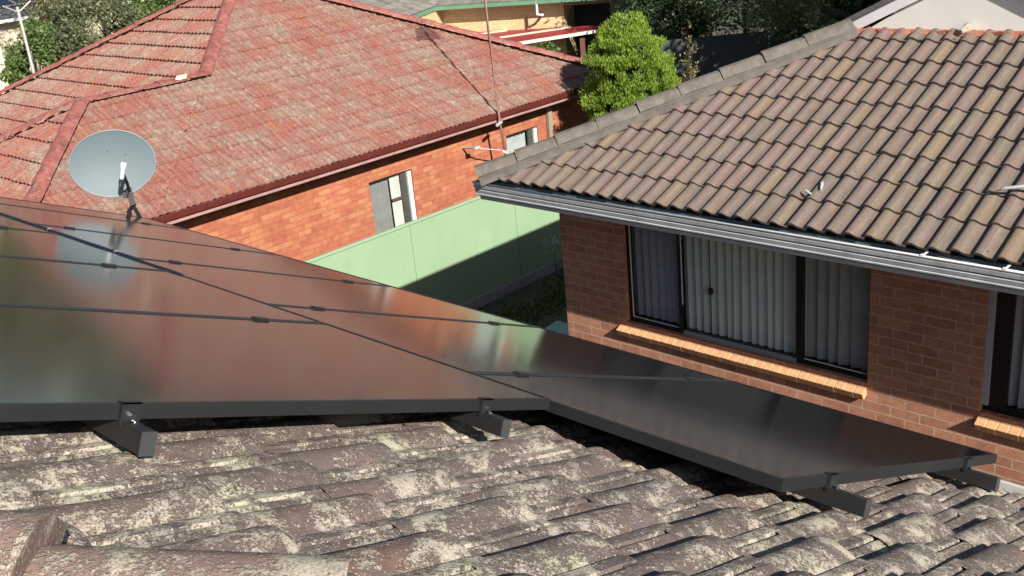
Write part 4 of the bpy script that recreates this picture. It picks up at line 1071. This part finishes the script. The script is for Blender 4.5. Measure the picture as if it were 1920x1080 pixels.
def trunk(parent, base, top, r, crown_pts, seed, nb=7):
    rg = random.Random(seed); b = MB(); base = Vector(base); top = Vector(top)
    mid = (base + top) / 2 + Vector((rg.uniform(-.15, .15), rg.uniform(-.15, .15), 0))
    b.tube([base, mid, top], [r, r * 0.75, r * 0.35], 9)
    for k in range(nb):
        c = Vector(crown_pts[rg.randrange(len(crown_pts))]); s = base.lerp(top, rg.uniform(0.4, 0.95))
        b.tube([s, s.lerp(c, 0.5) + Vector((0, 0, 0.1)), c], [r * 0.35, r * 0.2, r * 0.06], 6)
    return b.build("trunk", M['bark'], parent, smooth=True)

def tree(name, label, cat, base, ch, rx, rz, mat, nl, lw, ll, seed, nclump=26, cr=0.45, tr=0.12, group=None, upb=0.15, shell=0.5, ry_=None):
    """crown centre height ch above ground, radii rx, rz"""
    rg = np.random.default_rng(seed); ry_ = ry_ or rx
    t = thing(name, label, cat, base, group)
    C = Vector(base) + Vector((0, 0, ch)); pts = []; rad = []
    for i in range(nclump):
        d_ = rg.normal(size=3); d_ /= np.linalg.norm(d_); q_ = 0.45 + 0.5 * rg.random() ** 0.6
        pts.append((C.x + d_[0] * rx * q_, C.y + d_[1] * ry_ * q_, C.z + d_[2] * rz * q_)); rad.append(cr * rx * (0.7 + 0.6 * rg.random()))
    leaf_cloud("crown", mat, t, pts, rad, nl, lw, ll, seed + 1, upb=upb, shell=shell)
    trunk(t, base, C, tr, pts, seed + 2)
    return t

# lime conifer between the two houses
cb = Vector((15.0, 11.6, GZ))
ctree = thing("conifer", "dense lime green conifer between the brown roof and the red roof", "tree", cb)
rgc = np.random.default_rng(8); pts = []; rad = []
zk = [GZ + 0.3, -5.4, -4.4, -3.6, -3.2, -2.9, -2.62, -2.45, -2.30]; rk = [0.55, 0.80, 0.88, 0.90, 0.84, 0.76, 0.60, 0.42, 0.16]
for i in range(420):
    z_ = GZ + 0.4 + (-2.36 - GZ - 0.4) * rgc.random() ** 0.62
    pr = np.interp(z_, zk, rk) * (0.94 + 0.12 * math.sin(i * 2.4))
    a = rgc.uniform(0, 6.283); rr_ = max(0.02, (pr - 0.10)) * (0.80 + 0.20 * rgc.random())
    pts.append((cb.x + math.cos(a) * rr_, cb.y + math.sin(a) * rr_, z_)); rad.append(0.10 + 0.07 * rgc.random())
pts.append((cb.x - 0.12, cb.y + 0.1, -2.30)); rad.append(0.09)
leaf_cloud("crown", M['leaf_con'], ctree, pts, rad, 85000, 0.014, 0.052, 9, outward=(cb.x, cb.y, -5.2), upb=0.5, shell=0.35)
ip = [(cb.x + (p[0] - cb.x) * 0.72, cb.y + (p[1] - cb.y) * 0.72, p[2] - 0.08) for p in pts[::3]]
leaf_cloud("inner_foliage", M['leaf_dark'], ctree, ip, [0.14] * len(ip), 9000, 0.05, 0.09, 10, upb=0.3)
core = [(cb.x + 0.3 * math.cos(k), cb.y + 0.3 * math.sin(k), GZ + 0.8 + 0.3 * k) for k in range(11)]
trunk(ctree, cb, cb + Vector((0, 0, 3.9)), 0.09, core, 3)

left_trees = [
    ("leafy_tree", "big olive tree with a hazy grey green middle behind the red roof at upper left", (15.35, 33.2, GZ), 2.6, 1.75, 2.1, 'leaf_olive', 22000, 1),
    ("leafy_tree", "bright green leafy tree rising behind the red roof's left skyline", (18.6, 32.9, GZ), 2.7, 1.9, 2.0, 'leaf_mid', 22000, 2),
    ("leafy_tree", "yellowish tree at the top edge behind the olive tree", (18.6, 38.5, GZ), 4.6, 2.3, 2.2, 'leaf_dry', 14000, 3),
    ("leafy_tree", "tallest brownish tree far behind, its crown cut by the top edge at upper left", (18.6, 42.5, GZ), 6.4, 4.0, 3.0, 'leaf_brown', 13000, 6),
    ("leafy_tree", "dark tall tree at the back, left of the red roof peak", (23.6, 39.5, GZ), 5.0, 2.8, 3.4, 'leaf_dark', 12000, 4),
    ("leafy_tree", "narrow dark bush at the left frame edge beside the cream wall", (13.25, 32.9, GZ), 2.2, 0.85, 2.0, 'leaf_mid', 9000, 5),
]
for nm, lab, bs, ch, rx, rz, mt, nl, sd in left_trees:
    tree(nm, lab, "tree", bs, ch, rx, rz, M[mt], nl, 0.06, 0.125, 50 + sd, nclump=34, cr=0.36, group="trees behind the red roof")
right_trees = [
    ("leafy_tree", "pale glossy leaved tree lit by sun above the brown roof's ridge", (27.0, 14.0, GZ), 3.0, 2.2, 1.7, 'leaf_pale', 15000, 1),
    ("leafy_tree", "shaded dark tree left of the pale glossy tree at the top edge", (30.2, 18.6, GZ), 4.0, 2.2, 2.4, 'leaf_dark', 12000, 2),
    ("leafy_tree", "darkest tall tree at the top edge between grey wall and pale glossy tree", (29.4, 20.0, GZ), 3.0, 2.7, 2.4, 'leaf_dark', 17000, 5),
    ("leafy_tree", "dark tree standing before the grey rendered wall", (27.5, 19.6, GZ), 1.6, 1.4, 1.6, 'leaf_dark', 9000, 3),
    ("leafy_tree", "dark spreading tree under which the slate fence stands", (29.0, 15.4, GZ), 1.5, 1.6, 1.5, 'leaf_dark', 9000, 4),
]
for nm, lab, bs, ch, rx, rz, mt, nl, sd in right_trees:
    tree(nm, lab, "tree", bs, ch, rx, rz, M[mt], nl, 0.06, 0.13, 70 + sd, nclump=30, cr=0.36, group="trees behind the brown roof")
# unseen tall trees added out of frame to cast shade over that back garden
for k, (bs, ch, rx, rz) in enumerate((((24.2, 9.2, GZ), 5.0, 2.9, 2.6), ((28.6, 9.0, GZ), 5.4, 3.2, 2.8), ((21.4, 8.6, GZ), 4.2, 1.9, 1.8))):
    tree("leafy_tree", ["unseen tall tree added to shade the back garden, middle of three", "unseen tall tree added to shade the back garden, farthest of three", "unseen tall tree added to shade the back garden, nearest of three"][k], "tree", bs, ch, rx, rz, M['leaf_dark'], 9000, 0.12, 0.24, 90 + k, nclump=30, cr=0.4)
# thin dry shrub
sb = Vector((18.5, 12.75, GZ)); ts = thing("slender_shrub", "slender dry olive shrub standing to the right of the lime conifer", "shrub", sb)
pts = [(sb.x + random.Random(k).uniform(-.14, .14) * (1 - k / 34), sb.y + random.Random(k + 50).uniform(-.14, .14), GZ + 1.2 + 2.05 * k / 30) for k in range(31)]
leaf_cloud("leaves", M['leaf_dry'], ts, pts, [0.24 * (1 - k / 36) for k in range(31)], 1500, 0.03, 0.07, 4, upb=0.8)
trunk(ts, sb, sb + Vector((0, 0, 3.2)), 0.02, pts, 4, 12)
# low bushes peeking over the hip
for k, (p, r_) in enumerate((((19.0, 12.3, GZ), 0.75), ((20.2, 12.1, GZ), 0.7))):
    tree("low_bush", ["low yellow green bush tip left of its neighbour above the grey hip caps", "low yellow green bush tip right of its neighbour above the grey hip caps"][k], "bush", p, 1.25, r_ * 0.9, 0.75, M['leaf_pale'], 900, 0.06, 0.12, 120 + k, nclump=10)

# ================================================================== HOUSE D (cream brick, green gutter)
Av = Vector((-0.4554, 0.8903, 0)); Bv = Vector((0.8903, 0.4554, 0)); Zv = Vector((0, 0, 1)); O0 = Vector((0, 0, 0))
frD = (O0, Av, Bv, Zv)
hD = thing("cream_house", "cream brick house with green gutter and grey tiled roof at the top of the photo", "house", Av * 10 + Bv * 38 + Zv * GZ)
q = MB(); q.box((8.84, 35.70, GZ), (13.25, 44, -3.80), frD); q.box((13.25, 31.5, GZ), (17.0, 44, -3.80), frD); q.build("wall", M['brickD'], hD)
q = MB(); q.box((7.24, 37.2, GZ), (8.84, 44, -3.80), frD); q.build("recess_shade", M['dark'], hD)  # solid box coloured near black for the shade inside the opening
q = MB(); q.box((5.5, 35.72, GZ), (7.24, 44, -3.80), frD); q.box((7.24, 35.72, -3.98), (8.84, 36.0, -3.80), frD); q.build("grey_wall", M['greyrender'], hD)
q = MB(); q.box((5.79, 35.68, -4.34), (6.31, 35.715, -3.82), frD); wf = q.build("window", M['darkalu'], hD)
q = MB(); q.box((5.84, 35.675, -4.29), (6.26, 35.679, -3.86), frD); q.build("glass", paint("dark_pane", (0.03, 0.035, 0.04), 0.15), wf)
q = MB(); q.box((4.0, 35.06, -3.80), (13.75, 35.18, -3.67), frD); q.box((13.2, 31.2, -3.80), (13.32, 35.06, -3.67), frD); q.build("gutter", M['greengut'], hD)
q = MB(); q.box((4.0, 35.18, -3.80), (13.75, 35.72, -3.78), frD); q.build("soffit", M['greengut'], hD)
gtile = NT("far_grey_tile"); co = gtile.coord('UV')
wv_ = gtile.n("ShaderNodeTexBrick", i_Scale=1.0); gtile.l(gtile.coord(), wv_.inputs['Vector'])
def strips(parent, P0, du, dv, nu, nv, mat, name, th=0.03, seed=0):
    b = MB(); n_ = du.cross(dv).normalized()
    if n_.z < 0: n_ = -n_
    rg = random.Random(seed)
    for j in range(nv):
        for i in range(nu):
            o_ = P0 + du * i + dv * j
            dz = n_ * (th + rg.uniform(-.004, .004))
            b.add([o_ + dz, o_ + du * 0.97 + dz, o_ + du * 0.97 + dv * 1.05 + n_ * 0.004, o_ + dv * 1.05 + n_ * 0.004, o_, o_ + du * 0.97], [(0, 1, 2, 3), (4, 5, 1, 0)])
    return b.build(name, mat, parent, uv=False)
def far_tile(name, stops):
    t = NT(name); t.base(t.mix(0.4, t.ramp(t.island(), stops), t.ramp(t.noise(t.coord(), 3, 5, 0.6), [(0.3, stops[0][1]), (0.7, stops[-1][1])]))); t.set(Roughness=0.85); return t.m
M['fargrey'] = far_tile("far_grey_tile", [(0.0, (0.14, 0.13, 0.115)), (0.5, (0.22, 0.205, 0.18)), (1.0, (0.33, 0.31, 0.27))])
dvD = (Bv * math.cos(R(20)) + Zv * math.sin(R(20))) * 0.33
strips(hD, Av * 4.0 + Bv * 35.1 + Zv * -3.66, Av * 0.33, dvD, 30, 14, M['fargrey'], "tile_slope", seed=1)
dvD2 = (Av * math.cos(R(20)) + Zv * math.sin(R(20))) * 0.33
strips(hD, Av * 13.25 + Bv * 31.2 + Zv * -3.655, Bv * 0.33, dvD2, 20, 10, M['fargrey'], "wing_tile_slope", seed=2)
q = MB(); dpx = 9.62
q.tube([Av * dpx + Bv * 35.1 + Zv * -3.7, Av * dpx + Bv * 35.1 + Zv * -4.15, Av * (dpx - 0.12) + Bv * 35.3 + Zv * -4.2, Av * (dpx - 0.05) + Bv * 35.62 + Zv * -4.22], 0.045, 7); q.build("downpipe", M['whiteline'], hD)
q = MB(); q.tube([Av * 10.15 + Bv * 35.66 + Zv * -4.25, Av * 10.15 + Bv * 35.66 + Zv * -4.72], 0.03, 6); q.tube([Av * 9.62 + Bv * 35.66 + Zv * -4.24, Av * 10.1 + Bv * 35.66 + Zv * -4.70], 0.02, 6); q.build("waste_pipe", M['pinkfascia'], hD)
# maroon and cream striped awning roof
aw = thing("awning", "maroon awning with cream stripes in front of the cream brick house", "awning", Av * 10 + Bv * 34.8 + Zv * GZ)
def awz(b_): return -4.69 - 0.10 * (35.69 - b_)
def AW(a, b_, dz=0): return Av * a + Bv * b_ + Zv * (awz(b_) + dz)
q = MB(); front = [(7.0, 35.3), (14.2, 31.9)]
P = [AW(7.0, 35.69), AW(7.0, 35.25), AW(14.2, 32.0), AW(14.2, 35.69)]
q.add(P + [p - Zv * 0.05 for p in P], [(0, 1, 2, 3), (4, 5, 6, 7), (0, 1, 5, 4), (1, 2, 6, 5), (2, 3, 7, 6), (3, 0, 4, 7)]); q.build("sheet", M['redsheet'], aw)
def aw_strip(a0, b0, a1, b1, w, nm, mat, dz, hgt=0.01):
    d0 = Vector((a1 - a0, b1 - b0, 0)).normalized(); nx, ny = -d0.y * w / 2, d0.x * w / 2
    P = [AW(a0 + nx, b0 + ny, dz), AW(a1 + nx, b1 + ny, dz), AW(a1 - nx, b1 - ny, dz), AW(a0 - nx, b0 - ny, dz)]
    s_ = MB(); s_.add(P + [p - Zv * hgt for p in P], [(0, 1, 2, 3), (4, 5, 6, 7), (0, 1, 5, 4), (1, 2, 6, 5), (2, 3, 7, 6), (3, 0, 4, 7)]); s_.build(nm, mat, aw)
aw_strip(6.98, 35.24, 14.2, 31.98, 0.09, "front_edge", M['whitesheet'], 0.02, 0.09)
aw_strip(8.6, 35.6, 14.2, 33.35, 0.22, "stripe", M['whitesheet'], 0.014)
aw_strip(10.9, 35.64, 14.2, 34.55, 0.2, "stripe", M['whitesheet'], 0.014)
q = MB(); q.box((7.82, 34.0, GZ), (7.96, 34.14, awz(34.1) - 0.02), frD); q.build("post", M['postred'], aw)
tree("low_bush", "small green bush under the maroon awning beside its brown post", "bush", tuple(Av * 8.9 + Bv * 32.8 + Zv * GZ), 0.85, 0.7, 0.75, M['leaf_mid'], 1800, 0.06, 0.12, 140, nclump=12)
# slate fence in the shaded garden
sf = thing("slate_fence", "dark slate blue fence in the shaded garden behind the slender shrub", "fence", (26, 16, GZ))
for k in range(5):
    a0 = Vector((24.0, 18.6, 0)); dv = Vector((3.6, -4.0, 0)).normalized()
    q = MB(); q.box((k * 2.0, 0, 0), (k * 2.0 + 1.97, 0.04, 1.75), (a0 + Zv * GZ, dv, Vector((dv.y, -dv.x, 0)), Zv)); q.build("fence_panel", M['bluefence'], sf)

# ================================================================== HOUSE E (far left, solar panels)
hE = thing("cream_wall_house", "far house with grey roof, white gutter and cream wall at the top left corner", "house", (20, 53, GZ))
q = MB(); q.box((2, 51.3, GZ), (34, 60, -3.75)); q.build("wall", M['creamwall'], hE)
q = MB(); q.box((1.5, 50.72, -3.72), (34.5, 50.86, -3.58)); q.build("gutter", M['whiteline'], hE)
q = MB(); tE = math.tan(R(14)); q.quad((1.5, 50.85, -3.60), (34.5, 50.85, -3.60), (34.5, 58, -3.60 + 7.15 * tE), (1.5, 58, -3.60 + 7.15 * tE)); q.build("sheet_roof", M['metalroof'], hE)
for k in range(10):
    q = MB(); y0 = 52.4; fr = (Vector((14.2 + k * 1.72, y0, -3.60 + (y0 - 50.85) * tE + 0.08)), Vector((1, 0, 0)), Vector((0, math.cos(R(14)), math.sin(R(14)))), Vector((0, -math.sin(R(14)), math.cos(R(14)))))
    pt = thing("solar_panel", "far blue solar panel on the grey roof at the top left corner", "solar panel", fr[0], "blue solar panels on the far roof")
    q.box((0.04, 0.04, 0.0), (1.66, 2.4, 0.04), fr); q.build("cells", M['bluepanel'], pt)
    q = MB()
    for lo, hi in (((0, 0, 0), (1.7, 0.04, 0.045)), ((0, 2.4, 0), (1.7, 2.44, 0.045)), ((0, 0.04, 0), (0.04, 2.4, 0.045)), ((1.66, 0.04, 0), (1.7, 2.4, 0.045))): q.box(lo, hi, fr)
    q.build("frame", M['alu'], pt)
q = MB(); q.box((8.5, 36.4, GZ), (13.75, 42, -2.9)); 
hF = thing("cream_shed", "cream rendered wall of a building at the left edge of the photo", "building", (11, 37, GZ))
q.build("wall", M['creamwall'], hF)
q = MB(); q.add([(8.2, 36.1, -2.9), (14.0, 36.1, -2.9), (14.0, 42.3, -2.9), (8.2, 42.3, -2.9), (10.9, 39.1, -2.0)], [(0, 1, 4), (1, 2, 4), (2, 3, 4), (3, 0, 4)]); q.build("roof", M['metalroof'], hF)
# pale pole
pp = thing("antenna_pole", "thin pale pole with small cross arms at upper left before the trees", "pole", (12.45, 31.0, GZ))
q = MB(); q.tube([(12.45, 31.0, GZ), (12.45, 31.0, -1.9)], 0.04, 8); q.build("pole", M['alu'], pp)
q = MB(); q.tube([(12.0, 30.8, -1.82), (12.45, 31.0, -2.05), (12.9, 31.1, -1.80)], 0.025, 6); q.build("cross_arm", M['alu'], pp)
